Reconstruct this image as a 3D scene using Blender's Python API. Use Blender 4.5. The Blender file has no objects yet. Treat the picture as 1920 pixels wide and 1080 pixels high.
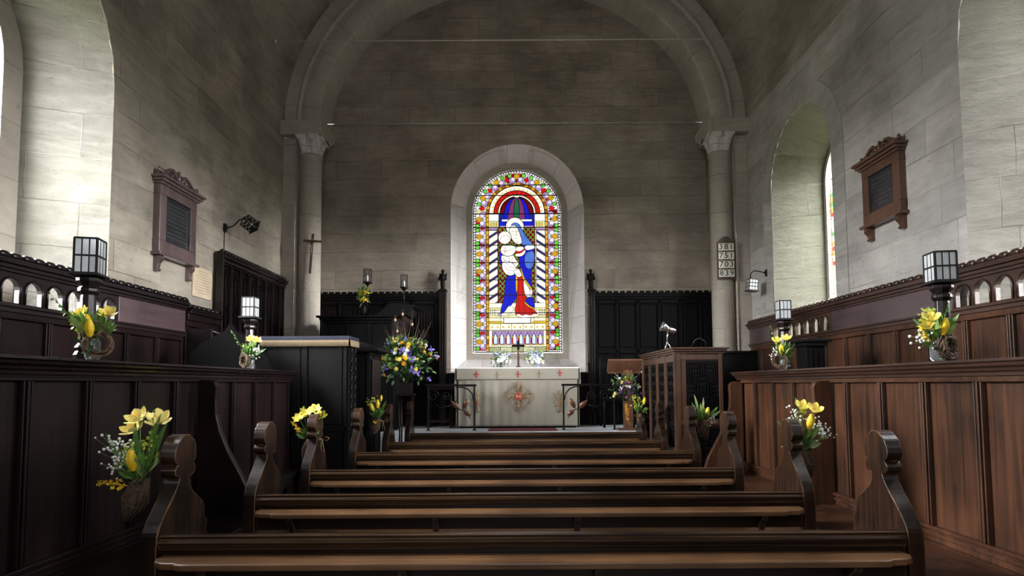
import bpy, bmesh, math, random
from mathutils import Vector, Matrix, noise

# ------------------------------------------------------------------ camera, world, exposure
scene = bpy.context.scene
COL = scene.collection
EYE = 1.40
FPX = 1100.0
PITCH = math.radians(3.5)
ROLL = 0.006
PX, PY = 968.0, 720.0 - FPX * math.tan(PITCH)
cd = bpy.data.cameras.new('camera')
cam = bpy.data.objects.new('camera', cd)
COL.objects.link(cam)
cd.sensor_width = 36.0
cd.lens = 36.0 * FPX / 1920.0
cam.matrix_world = Matrix.Translation((0, 0, EYE)) @ Matrix.Rotation(math.pi / 2 + PITCH, 4, 'X') @ Matrix.Rotation(-ROLL, 4, 'Z')
cd.shift_x = -(PX - 960.0) / 1920.0
cd.shift_y = (PY - 540.0) / 1920.0
cd.clip_start = 0.02
scene.camera = cam

world = bpy.data.worlds.new('overcast')
scene.world = world
world.use_nodes = True
SKY = 38.0
wn, wl = world.node_tree.nodes, world.node_tree.links
bgn = wn['Background']
# bright overcast sky, brighter to the left (north-west) of the church, over dull ground
tcw = wn.new('ShaderNodeTexCoord'); sxw = wn.new('ShaderNodeSeparateXYZ'); wl.new(tcw.outputs['Generated'], sxw.inputs[0])
crw = wn.new('ShaderNodeValToRGB'); e_ = crw.color_ramp.elements
e_[0].position = 0.0; e_[0].color = (0.045, 0.05, 0.035, 1)
e_[1].position = 0.03; e_[1].color = (0.16, 0.18, 0.17, 1)
for p_, c_ in ((0.10, (0.68, 0.69, 0.70, 1)), (0.35, (0.92, 0.95, 1.0, 1)), (1.0, (0.98, 1.0, 1.05, 1))):
    n_ = e_.new(p_); n_.color = c_
wl.new(sxw.outputs['Z'], crw.inputs['Fac'])
azw = wn.new('ShaderNodeMapRange'); azw.inputs['From Min'].default_value = -0.8; azw.inputs['From Max'].default_value = 0.8
azw.inputs['To Min'].default_value = SKY * 1.3; azw.inputs['To Max'].default_value = SKY * 0.48
wl.new(sxw.outputs['X'], azw.inputs['Value'])
# bright lobe added low in the south to light the east wall's left side
dtw = wn.new('ShaderNodeVectorMath'); dtw.operation = 'DOT_PRODUCT'; dtw.inputs[1].default_value = (0.95, -0.27, 0.15)
wl.new(tcw.outputs['Generated'], dtw.inputs[0])
lbw = wn.new('ShaderNodeMapRange'); lbw.inputs['From Min'].default_value = 0.965; lbw.inputs['From Max'].default_value = 0.995
lbw.inputs['To Min'].default_value = 0.0; lbw.inputs['To Max'].default_value = SKY * 3.6
wl.new(dtw.outputs['Value'], lbw.inputs['Value'])
adw = wn.new('ShaderNodeMath'); adw.operation = 'ADD'
wl.new(azw.outputs[0], adw.inputs[0]); wl.new(lbw.outputs[0], adw.inputs[1])
wl.new(crw.outputs['Color'], bgn.inputs[0]); wl.new(adw.outputs[0], bgn.inputs[1])
world.cycles.sampling_method = 'MANUAL'
world.cycles.sample_map_resolution = 512
vs = scene.view_settings
vs.view_transform = 'Standard'
vs.look = 'None'
vs.gamma = 1.0
vs.exposure = 1.35
vs.use_curve_mapping = False
FILL_REAR, STAINED = 2.0, 0.42  # rear panes are added fill behind the camera, lifting walls and vault


def ray(px, py):
    x = (px - PX) / FPX
    y = -(py - PY) / FPX
    c, s = math.cos(ROLL), math.sin(ROLL)
    x, y = c * x + s * y, -s * x + c * y
    return (x, math.cos(PITCH) - y * math.sin(PITCH), math.sin(PITCH) + y * math.cos(PITCH))


def pY(px, py, Y):
    "point of a photo pixel on the plane y = Y -> (x, z)"
    r = ray(px, py); t = Y / r[1]
    return (r[0] * t, EYE + r[2] * t)


def pX(px, py, X):
    "point of a photo pixel on the plane x = X -> (y, z)"
    r = ray(px, py); t = X / r[0]
    return (r[1] * t, EYE + r[2] * t)


# ------------------------------------------------------------------ materials
MAT = {}


def newmat(name):
    m = bpy.data.materials.new(name)
    m.use_nodes = True
    MAT[name] = m
    nt = m.node_tree
    return m, nt, nt.nodes, nt.links, nt.nodes['Principled BSDF']


def plain(name, col, rough=0.6, metal=0.0, emit=None, spec=None, var=0.0, vscale=30, trans=0.0, coat=0.0, bump=0.0):
    m, nt, N, L, b = newmat(name)
    b.inputs['Base Color'].default_value = (*col, 1)
    b.inputs['Roughness'].default_value = rough
    b.inputs['Metallic'].default_value = metal
    if spec is not None:
        b.inputs['Specular IOR Level'].default_value = spec
    if coat:
        b.inputs['Coat Weight'].default_value = coat
        b.inputs['Coat Roughness'].default_value = 0.15
    if emit:
        b.inputs['Emission Color'].default_value = (*emit[0], 1)
        b.inputs['Emission Strength'].default_value = emit[1]
    if trans:
        b.inputs['Transmission Weight'].default_value = trans
    if var or bump:
        tc = N.new('ShaderNodeTexCoord')
        nz = N.new('ShaderNodeTexNoise')
        nz.inputs['Scale'].default_value = vscale
        nz.inputs['Detail'].default_value = 5
        L.new(tc.outputs['Object'], nz.inputs['Vector'])
        if var:
            cr = N.new('ShaderNodeValToRGB')
            cr.color_ramp.elements[0].position = 0.3
            cr.color_ramp.elements[1].position = 0.7
            cr.color_ramp.elements[0].color = (*[max(0, c * (1 - var)) for c in col], 1)
            cr.color_ramp.elements[1].color = (*[min(1, c * (1 + var)) for c in col], 1)
            L.new(nz.outputs['Fac'], cr.inputs['Fac'])
            L.new(cr.outputs['Color'], b.inputs['Base Color'])
        if bump:
            bp = N.new('ShaderNodeBump')
            bp.inputs['Strength'].default_value = bump
            bp.inputs['Distance'].default_value = 0.01
            L.new(nz.outputs['Fac'], bp.inputs['Height'])
            L.new(bp.outputs['Normal'], b.inputs['Normal'])
    return m


def stone(name, c1, c2, bw=0.85, bh=0.37, mortar=(0.5, 0.47, 0.42), stain=0.55, streak=0.5, tint=(0.35, 0.325, 0.28), blocks=True, seed=0.0):
    m, nt, N, L, b = newmat(name)
    uv = N.new('ShaderNodeUVMap'); uv.uv_map = 'UVMap'
    mp = N.new('ShaderNodeMapping'); mp.inputs['Location'].default_value = (seed, seed * 0.7, 0)
    L.new(uv.outputs['UV'], mp.inputs['Vector'])
    # wobble so joints are not ruler straight
    nzw = N.new('ShaderNodeTexNoise'); nzw.inputs['Scale'].default_value = 2.2; nzw.inputs['Detail'].default_value = 4
    L.new(mp.outputs['Vector'], nzw.inputs['Vector'])
    wob = N.new('ShaderNodeMixRGB'); wob.blend_type = 'LINEAR_LIGHT'; wob.inputs['Fac'].default_value = 0.022
    L.new(mp.outputs['Vector'], wob.inputs['Color1']); L.new(nzw.outputs['Color'], wob.inputs['Color2'])
    br = N.new('ShaderNodeTexBrick')
    br.inputs['Scale'].default_value = 1.0
    br.inputs['Brick Width'].default_value = bw
    br.inputs['Row Height'].default_value = bh
    br.inputs['Mortar Size'].default_value = 0.0055 if blocks else 0.0
    br.inputs['Mortar Smooth'].default_value = 0.6
    br.inputs['Bias'].default_value = 0.0
    br.inputs['Color1'].default_value = (*c1, 1)
    br.inputs['Color2'].default_value = (*c2, 1)
    br.inputs['Mortar'].default_value = (*mortar, 1)
    nm = N.new('ShaderNodeTexNoise'); nm.inputs['Scale'].default_value = 1.3; nm.inputs['Detail'].default_value = 5
    L.new(mp.outputs['Vector'], nm.inputs['Vector'])
    rm = N.new('ShaderNodeValToRGB'); rm.color_ramp.elements[0].position = 0.40; rm.color_ramp.elements[1].position = 0.58
    rm.color_ramp.elements[0].color = (*[c * 0.80 for c in c2], 1); rm.color_ramp.elements[1].color = (*mortar, 1)
    L.new(nm.outputs['Fac'], rm.inputs['Fac']); L.new(rm.outputs['Color'], br.inputs['Mortar'])
    br.offset = 0.43; br.squash = 1.35; br.squash_frequency = 3
    L.new(wob.outputs['Color'], br.inputs['Vector'])
    # large blotches
    n1 = N.new('ShaderNodeTexNoise'); n1.inputs['Scale'].default_value = 0.9; n1.inputs['Detail'].default_value = 9; n1.inputs['Roughness'].default_value = 0.62
    L.new(mp.outputs['Vector'], n1.inputs['Vector'])
    r1 = N.new('ShaderNodeValToRGB')
    r1.color_ramp.elements[0].position = 0.35; r1.color_ramp.elements[1].position = 0.68
    r1.color_ramp.elements[0].color = (0.52, 0.50, 0.47, 1); r1.color_ramp.elements[1].color = (1.08, 1.06, 1.02, 1)
    L.new(n1.outputs['Fac'], r1.inputs['Fac'])
    mu = N.new('ShaderNodeMixRGB'); mu.blend_type = 'MULTIPLY'; mu.inputs['Fac'].default_value = stain
    L.new(br.outputs['Color'], mu.inputs['Color1']); L.new(r1.outputs['Color'], mu.inputs['Color2'])
    # bedding streaks
    ms = N.new('ShaderNodeMapping'); ms.inputs['Scale'].default_value = (1.6, 8.0, 1)
    ms.inputs['Rotation'].default_value = (0, 0, 0.05)
    L.new(mp.outputs['Vector'], ms.inputs['Vector'])
    n2 = N.new('ShaderNodeTexNoise'); n2.inputs['Scale'].default_value = 1.0; n2.inputs['Detail'].default_value = 7; n2.inputs['Roughness'].default_value = 0.65; n2.inputs['Distortion'].default_value = 1.2
    L.new(ms.outputs['Vector'], n2.inputs['Vector'])
    r2 = N.new('ShaderNodeValToRGB')
    r2.color_ramp.elements[0].position = 0.32; r2.color_ramp.elements[1].position = 0.66
    r2.color_ramp.elements[0].color = (0.6, 0.58, 0.54, 1); r2.color_ramp.elements[1].color = (1.08, 1.07, 1.05, 1)
    L.new(n2.outputs['Fac'], r2.inputs['Fac'])
    mu2 = N.new('ShaderNodeMixRGB'); mu2.blend_type = 'MULTIPLY'; mu2.inputs['Fac'].default_value = streak
    L.new(mu.outputs['Color'], mu2.inputs['Color1']); L.new(r2.outputs['Color'], mu2.inputs['Color2'])
    # greenish patches
    n3 = N.new('ShaderNodeTexNoise'); n3.inputs['Scale'].default_value = 0.55; n3.inputs['Detail'].default_value = 3
    L.new(mp.outputs['Vector'], n3.inputs['Vector'])
    r3 = N.new('ShaderNodeValToRGB'); r3.color_ramp.elements[0].position = 0.48; r3.color_ramp.elements[1].position = 0.7
    r3.color_ramp.elements[0].color = (0, 0, 0, 1); r3.color_ramp.elements[1].color = (0.35, 0.35, 0.35, 1)
    L.new(n3.outputs['Fac'], r3.inputs['Fac'])
    mx = N.new('ShaderNodeMixRGB'); mx.inputs['Color2'].default_value = (*tint, 1)
    L.new(r3.outputs['Color'], mx.inputs['Fac']); L.new(mu2.outputs['Color'], mx.inputs['Color1'])
    # dark cracks / specks
    vo = N.new('ShaderNodeTexNoise'); vo.inputs['Scale'].default_value = 11; vo.inputs['Detail'].default_value = 10; vo.inputs['Roughness'].default_value = 0.75
    mv = N.new('ShaderNodeMapping'); mv.inputs['Scale'].default_value = (0.8, 1.7, 1); mv.inputs['Rotation'].default_value = (0, 0, 0.2)
    L.new(mp.outputs['Vector'], mv.inputs['Vector'])
    L.new(mv.outputs['Vector'], vo.inputs['Vector'])
    r4 = N.new('ShaderNodeValToRGB'); r4.color_ramp.elements[0].position = 0.31; r4.color_ramp.elements[1].position = 0.41
    r4.color_ramp.elements[0].color = (0.55, 0.53, 0.5, 1); r4.color_ramp.elements[1].color = (1, 1, 1, 1)
    L.new(vo.outputs['Fac'], r4.inputs['Fac'])
    mu3 = N.new('ShaderNodeMixRGB'); mu3.blend_type = 'MULTIPLY'; mu3.inputs['Fac'].default_value = 1.0
    L.new(mx.outputs['Color'], mu3.inputs['Color1']); L.new(r4.outputs['Color'], mu3.inputs['Color2'])
    L.new(mu3.outputs['Color'], b.inputs['Base Color'])
    b.inputs['Roughness'].default_value = 0.92
    b.inputs['Specular IOR Level'].default_value = 0.2
    # bump
    ad = N.new('ShaderNodeMath'); ad.operation = 'MULTIPLY_ADD'; ad.inputs[1].default_value = 0.6
    n6 = N.new('ShaderNodeTexNoise'); n6.inputs['Scale'].default_value = 5.0; n6.inputs['Detail'].default_value = 8; n6.inputs['Roughness'].default_value = 0.6
    L.new(mv.outputs['Vector'], n6.inputs['Vector'])
    L.new(vo.outputs['Fac'], ad.inputs[0]); L.new(n6.outputs['Fac'], ad.inputs[2])
    ad2 = N.new('ShaderNodeMath'); ad2.operation = 'MULTIPLY_ADD'; ad2.inputs[1].default_value = -0.5
    L.new(br.outputs['Fac'], ad2.inputs[0]); L.new(ad.outputs['Value'], ad2.inputs[2])
    bp = N.new('ShaderNodeBump'); bp.inputs['Strength'].default_value = 0.8; bp.inputs['Distance'].default_value = 0.035
    L.new(ad2.outputs['Value'], bp.inputs['Height']); L.new(bp.outputs['Normal'], b.inputs['Normal'])
    return m


def wood(name, dark, light, rough=0.35, scale=(3, 3, 40), axis='Z', worn=None, coat=0.3, bump=0.08, contrast=(0.35, 0.7), spec=0.5):
    "grain runs along the given axis of object space; worn = colour that shows on exposed edges"
    m, nt, N, L, b = newmat(name)
    tc = N.new('ShaderNodeTexCoord')
    geo = N.new('ShaderNodeNewGeometry')
    mp = N.new('ShaderNodeMapping')
    sc = {'X': (1.2, 26, 26), 'Y': (26, 1.2, 26), 'Z': (26, 26, 1.2)}[axis]
    mp.inputs['Scale'].default_value = sc
    L.new(tc.outputs['Object'], mp.inputs['Vector'])
    n1 = N.new('ShaderNodeTexNoise'); n1.inputs['Scale'].default_value = 1.0; n1.inputs['Detail'].default_value = 8; n1.inputs['Roughness'].default_value = 0.6; n1.inputs['Distortion'].default_value = 0.8
    L.new(mp.outputs['Vector'], n1.inputs['Vector'])
    n2 = N.new('ShaderNodeTexNoise'); n2.inputs['Scale'].default_value = 2.2; n2.inputs['Detail'].default_value = 3
    L.new(tc.outputs['Object'], n2.inputs['Vector'])
    mix = N.new('ShaderNodeMath'); mix.operation = 'MULTIPLY_ADD'; mix.inputs[1].default_value = 0.55
    hf = N.new('ShaderNodeMath'); hf.operation = 'MULTIPLY'; hf.inputs[1].default_value = 0.45
    L.new(n2.outputs['Fac'], hf.inputs[0])
    L.new(n1.outputs['Fac'], mix.inputs[0]); L.new(hf.outputs[0], mix.inputs[2])
    cr = N.new('ShaderNodeValToRGB')
    cr.color_ramp.elements[0].position = contrast[0]; cr.color_ramp.elements[1].position = contrast[1]
    cr.color_ramp.elements[0].color = (*dark, 1); cr.color_ramp.elements[1].color = (*light, 1)
    L.new(mix.outputs[0], cr.inputs['Fac'])
    out = cr.outputs['Color']
    if worn:
        bv = N.new('ShaderNodeBevel'); bv.samples = 3; bv.inputs['Radius'].default_value = 0.010
        dt = N.new('ShaderNodeVectorMath'); dt.operation = 'DOT_PRODUCT'
        L.new(bv.outputs['Normal'], dt.inputs[0]); L.new(geo.outputs['Normal'], dt.inputs[1])
        rr = N.new('ShaderNodeValToRGB'); rr.color_ramp.elements[0].position = 0.80; rr.color_ramp.elements[1].position = 0.985
        rr.color_ramp.elements[0].color = (1, 1, 1, 1); rr.color_ramp.elements[1].color = (0, 0, 0, 1)
        L.new(dt.outputs['Value'], rr.inputs['Fac'])
        mm = N.new('ShaderNodeMath'); mm.operation = 'MULTIPLY'; mm.use_clamp = True
        n5 = N.new('ShaderNodeTexNoise'); n5.inputs['Scale'].default_value = 0.8; n5.inputs['Detail'].default_value = 6
        L.new(mp.outputs['Vector'], n5.inputs['Vector'])
        r5 = N.new('ShaderNodeValToRGB'); r5.color_ramp.elements[0].position = 0.40; r5.color_ramp.elements[1].position = 0.6
        L.new(n5.outputs['Fac'], r5.inputs['Fac'])
        L.new(rr.outputs['Color'], mm.inputs[0]); L.new(r5.outputs['Color'], mm.inputs[1])
        mx = N.new('ShaderNodeMixRGB'); mx.inputs['Color2'].default_value = (*worn, 1)
        L.new(mm.outputs[0], mx.inputs['Fac']); L.new(out, mx.inputs['Color1'])
        out = mx.outputs['Color']
    L.new(out, b.inputs['Base Color'])
    rg = N.new('ShaderNodeMapRange'); rg.inputs['To Min'].default_value = rough * 0.75; rg.inputs['To Max'].default_value = min(1, rough * 1.45)
    L.new(n2.outputs['Fac'], rg.inputs['Value']); L.new(rg.outputs[0], b.inputs['Roughness'])
    b.inputs['Specular IOR Level'].default_value = spec
    b.inputs['Coat Weight'].default_value = coat
    b.inputs['Coat Roughness'].default_value = 0.22
    bp = N.new('ShaderNodeBump'); bp.inputs['Strength'].default_value = bump * 4; bp.inputs['Distance'].default_value = 0.004
    L.new(n1.outputs['Fac'], bp.inputs['Height']); L.new(bp.outputs['Normal'], b.inputs['Normal'])
    return m


def pane_mat(name, col, strength):
    m, nt, N, L, b = newmat(name)
    tc = N.new('ShaderNodeTexCoord')
    br = N.new('ShaderNodeTexNoise'); br.inputs['Scale'].default_value = 5
    L.new(tc.outputs['Object'], br.inputs['Vector'])
    cr = N.new('ShaderNodeValToRGB')
    cr.color_ramp.elements[0].color = (*[c * 0.8 for c in col], 1); cr.color_ramp.elements[1].color = (*col, 1)
    L.new(br.outputs['Fac'], cr.inputs['Fac'])
    L.new(cr.outputs['Color'], b.inputs['Emission Color'])
    b.inputs['Base Color'].default_value = (*[c * 0.3 for c in col], 1)
    b.inputs['Emission Strength'].default_value = strength
    b.inputs['Roughness'].default_value = 0.2
    return m


stone('stone_side', (0.50, 0.455, 0.40), (0.37, 0.338, 0.30), bw=0.72, bh=0.31, mortar=(0.66,0.62,0.57), stain=1.0, streak=0.55)
stone('stone_side_pale', (0.68, 0.67, 0.66), (0.53, 0.52, 0.515), bw=0.78, bh=0.34, mortar=(0.84, 0.82, 0.81), streak=0.5, stain=0.85, tint=(0.40, 0.42, 0.40), seed=3.3)
stone('stone_east', (0.44, 0.39, 0.34), (0.34, 0.30, 0.265), bw=0.8, bh=0.32, stain=1.0, streak=0.55, seed=7.1, mortar=(0.46, 0.42, 0.36))
stone('stone_dressed', (0.53, 0.485, 0.43), (0.47, 0.43, 0.38), bw=0.7, bh=0.5, stain=0.5, streak=0.25, seed=1.7)
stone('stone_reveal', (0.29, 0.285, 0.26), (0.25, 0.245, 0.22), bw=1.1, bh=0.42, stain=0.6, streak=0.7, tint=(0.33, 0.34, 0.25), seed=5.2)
stone('stone_reveal_dim', (0.22, 0.225, 0.18), (0.18, 0.185, 0.14), bw=1.2, bh=0.45, stain=0.5, streak=0.5, tint=(0.22, 0.25, 0.15), seed=4.2)  # greenish stone, darkened in colour to offset over-bright light on this jamb
stone('stone_window', (0.78, 0.75, 0.74), (0.72, 0.69, 0.68), bw=0.6, bh=0.45, stain=0.25, streak=0.2, seed=9.2)
stone('stone_floor', (0.34, 0.33, 0.32), (0.26, 0.25, 0.25), bw=0.6, bh=0.6, stain=0.5, streak=0.1, seed=2.2)

wood('wood_black', (0.0012, 0.001, 0.0011), (0.005, 0.004, 0.0042), rough=0.5, axis='Z', coat=0.0, spec=0.12)
wood('wood_matt', (0.001, 0.001, 0.001), (0.004, 0.0033, 0.0035), rough=0.7, axis='Z', coat=0.0, spec=0.05)
wood('wood_dark', (0.0025, 0.0014, 0.0014), (0.012, 0.0045, 0.0045), rough=0.36, axis='Z', coat=0.0, spec=0.2)  # shade of the left stalls and panelling is put into this darker colour
wood('wood_dark_rail', (0.0035, 0.0024, 0.0026), (0.012, 0.006, 0.0065), rough=0.26, axis='Y', coat=0.1, spec=0.35)
wood('wood_brown', (0.020, 0.0095, 0.0055), (0.095, 0.036, 0.0155), rough=0.36, axis='Z', coat=0.1, contrast=(0.40, 0.64), spec=0.4)
wood('wood_brown_rail', (0.016, 0.008, 0.006), (0.060, 0.027, 0.017), rough=0.32, axis='Y', coat=0.4)
wood('wood_pew', (0.004, 0.0025, 0.002), (0.048, 0.020, 0.0085), rough=0.30, axis='Z', coat=0.1, spec=0.35, contrast=(0.42,0.7), worn=(0.30, 0.15, 0.06))
wood('wood_pew_rail', (0.006, 0.004, 0.003), (0.022, 0.010, 0.005), rough=0.30, axis='X', coat=0.05, spec=0.22, worn=(0.34, 0.18, 0.075))
wood('wood_seat', (0.02, 0.01, 0.005), (0.09, 0.045, 0.02), rough=0.16, axis='X', coat=0.9)
wood('wood_frieze', (0.035, 0.020, 0.024), (0.08, 0.05, 0.055), rough=0.26, axis='Y', coat=1.0)  # window reflection put into the colour: paler, mauve boards
wood('wood_ledge', (0.045, 0.021, 0.009), (0.20, 0.10, 0.043), rough=0.36, axis='X', coat=0.08, spec=0.35, worn=(0.2, 0.12, 0.06), bump=0.15)
wood('wood_pulpit', (0.022, 0.010, 0.006), (0.095, 0.043, 0.022), rough=0.33, axis='Z', coat=0.35, worn=(0.16, 0.075, 0.04))
wood('wood_red', (0.05, 0.02, 0.012), (0.17, 0.075, 0.04), rough=0.4, axis='Z', coat=0.2)
plain('iron', (0.012, 0.012, 0.014), 0.45, 0.6)
plain('iron_rod', (0.50, 0.47, 0.43), 0.6, 0.1)
plain('lantern_metal', (0.02, 0.02, 0.022), 0.4, 0.5)
plain('brass', (0.35, 0.22, 0.08), 0.35, 1.0)
plain('chrome', (0.7, 0.7, 0.72), 0.18, 1.0)
plain('leaf_metal', (0.17, 0.085, 0.05), 0.4, 0.7)
plain('slate', (0.020, 0.022, 0.027), 0.16, var=0.4, vscale=8)
plain('board_letter', (0.075, 0.07, 0.065), 0.6)
plain('gilt_letter', (0.35, 0.27, 0.14), 0.5)
plain('plaque', (0.55, 0.45, 0.32), 0.5, var=0.12, vscale=6)
plain('plaque_letter', (0.30, 0.23, 0.15), 0.6)
plain('card', (0.80, 0.77, 0.68), 0.6)
plain('ink', (0.012, 0.012, 0.012), 0.6)
plain('blue_cloth', (0.004, 0.006, 0.022), 0.75, var=0.3, vscale=40)
plain('fringe', (0.20, 0.15, 0.085), 0.8, var=0.3, vscale=120)
plain('linen', (0.82, 0.82, 0.84), 0.8, bump=0.2, vscale=20)
plain('red_thread', (0.33, 0.03, 0.03), 0.8)
plain('gold_thread', (0.27, 0.16, 0.06), 0.7, var=0.3, vscale=80)
plain('pale_thread', (0.50, 0.42, 0.26), 0.7)
plain('olive_thread', (0.15, 0.12, 0.04), 0.7)
plain('red_carpet', (0.12, 0.012, 0.018), 0.95, var=0.4, vscale=90)
plain('grey_stone_floor', (0.42, 0.44, 0.46), 0.6, var=0.2, vscale=5)
plain('petal_yellow', (0.86, 0.60, 0.02), 0.5, var=0.15, vscale=40)
plain('petal_lemon', (0.90, 0.78, 0.16), 0.5, var=0.12, vscale=60)
plain('petal_cream', (0.93, 0.82, 0.30), 0.5, var=0.1, vscale=60)
plain('petal_orange', (0.85, 0.42, 0.02), 0.5, var=0.15, vscale=40)
plain('petal_white', (0.85, 0.86, 0.84), 0.6)
plain('petal_violet', (0.22, 0.16, 0.55), 0.5, var=0.25, vscale=50)
plain('petal_lavender', (0.42, 0.40, 0.75), 0.5, var=0.25, vscale=50)
plain('petal_purple', (0.12, 0.04, 0.16), 0.5, var=0.3, vscale=50)
plain('petal_pink', (0.5, 0.12, 0.22), 0.5)
plain('sprig_lime', (0.45, 0.55, 0.06), 0.6, var=0.2, vscale=60)
plain('leaf_green', (0.085, 0.20, 0.035), 0.45, var=0.35, vscale=25)
plain('leaf_dark', (0.030, 0.075, 0.022), 0.45, var=0.35, vscale=25)
plain('leaf_pale', (0.26, 0.38, 0.12), 0.5, var=0.25, vscale=30)
plain('twig', (0.10, 0.062, 0.035), 0.8, var=0.4, vscale=60)
plain('ribbon', (0.30, 0.20, 0.08), 0.6)
plain('egg', (0.62, 0.42, 0.28), 0.5)
m_ = plain('jar_glass', (0.85, 0.92, 0.9), 0.08, trans=0.9)
plain('lantern_glass', (0.88, 0.92, 0.94), 0.45, trans=0.6, var=0.1, vscale=14, bump=0.3)


def clear_glass(name, tint):
    m, nt, N, L, b = newmat(name)
    tr = N.new('ShaderNodeBsdfTransparent'); tr.inputs[0].default_value = (*tint, 1)
    gl = N.new('ShaderNodeBsdfGlossy'); gl.inputs['Roughness'].default_value = 0.12
    mx = N.new('ShaderNodeMixShader'); mx.inputs[0].default_value = 0.06
    L.new(tr.outputs[0], mx.inputs[1]); L.new(gl.outputs[0], mx.inputs[2])
    L.new(mx.outputs[0], N['Material Output'].inputs['Surface'])


clear_glass('clear_quarries', (0.94, 0.92, 0.90))
clear_glass('dimmed_quarries', (0.50, 0.49, 0.48))  # unseen near right pane, greyed to cut its light on the left wall
pane_mat('pane_fill', (0.95, 0.95, 1.0), FILL_REAR)  # glowing fill for the unseen rear openings


# frontal fabric: cream damask with a small repeat
def frontal():
    m, nt, N, L, b = newmat('frontal_fabric')
    tc = N.new('ShaderNodeTexCoord')
    mp = N.new('ShaderNodeMapping'); mp.inputs['Rotation'].default_value = (0, math.radians(45), 0)
    mp.inputs['Scale'].default_value = (38, 1, 38)
    L.new(tc.outputs['Object'], mp.inputs['Vector'])
    ck = N.new('ShaderNodeTexVoronoi'); ck.inputs['Scale'].default_value = 1.0; ck.inputs['Randomness'].default_value = 0.0
    L.new(mp.outputs['Vector'], ck.inputs['Vector'])
    cr = N.new('ShaderNodeValToRGB')
    cr.color_ramp.elements[0].position = 0.22; cr.color_ramp.elements[1].position = 0.34
    cr.color_ramp.elements[0].color = (0.20, 0.175, 0.125, 1); cr.color_ramp.elements[1].color = (0.29, 0.27, 0.22, 1)
    L.new(ck.outputs['Distance'], cr.inputs['Fac'])
    L.new(cr.outputs['Color'], b.inputs['Base Color'])
    b.inputs['Roughness'].default_value = 0.75


frontal()


# ------------------------------------------------------------------ mesh builder
def obj_of(name, me, parent=None):
    o = bpy.data.objects.new(name, me)
    COL.objects.link(o)
    if parent is not None:
        o.parent = parent
    return o


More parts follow.
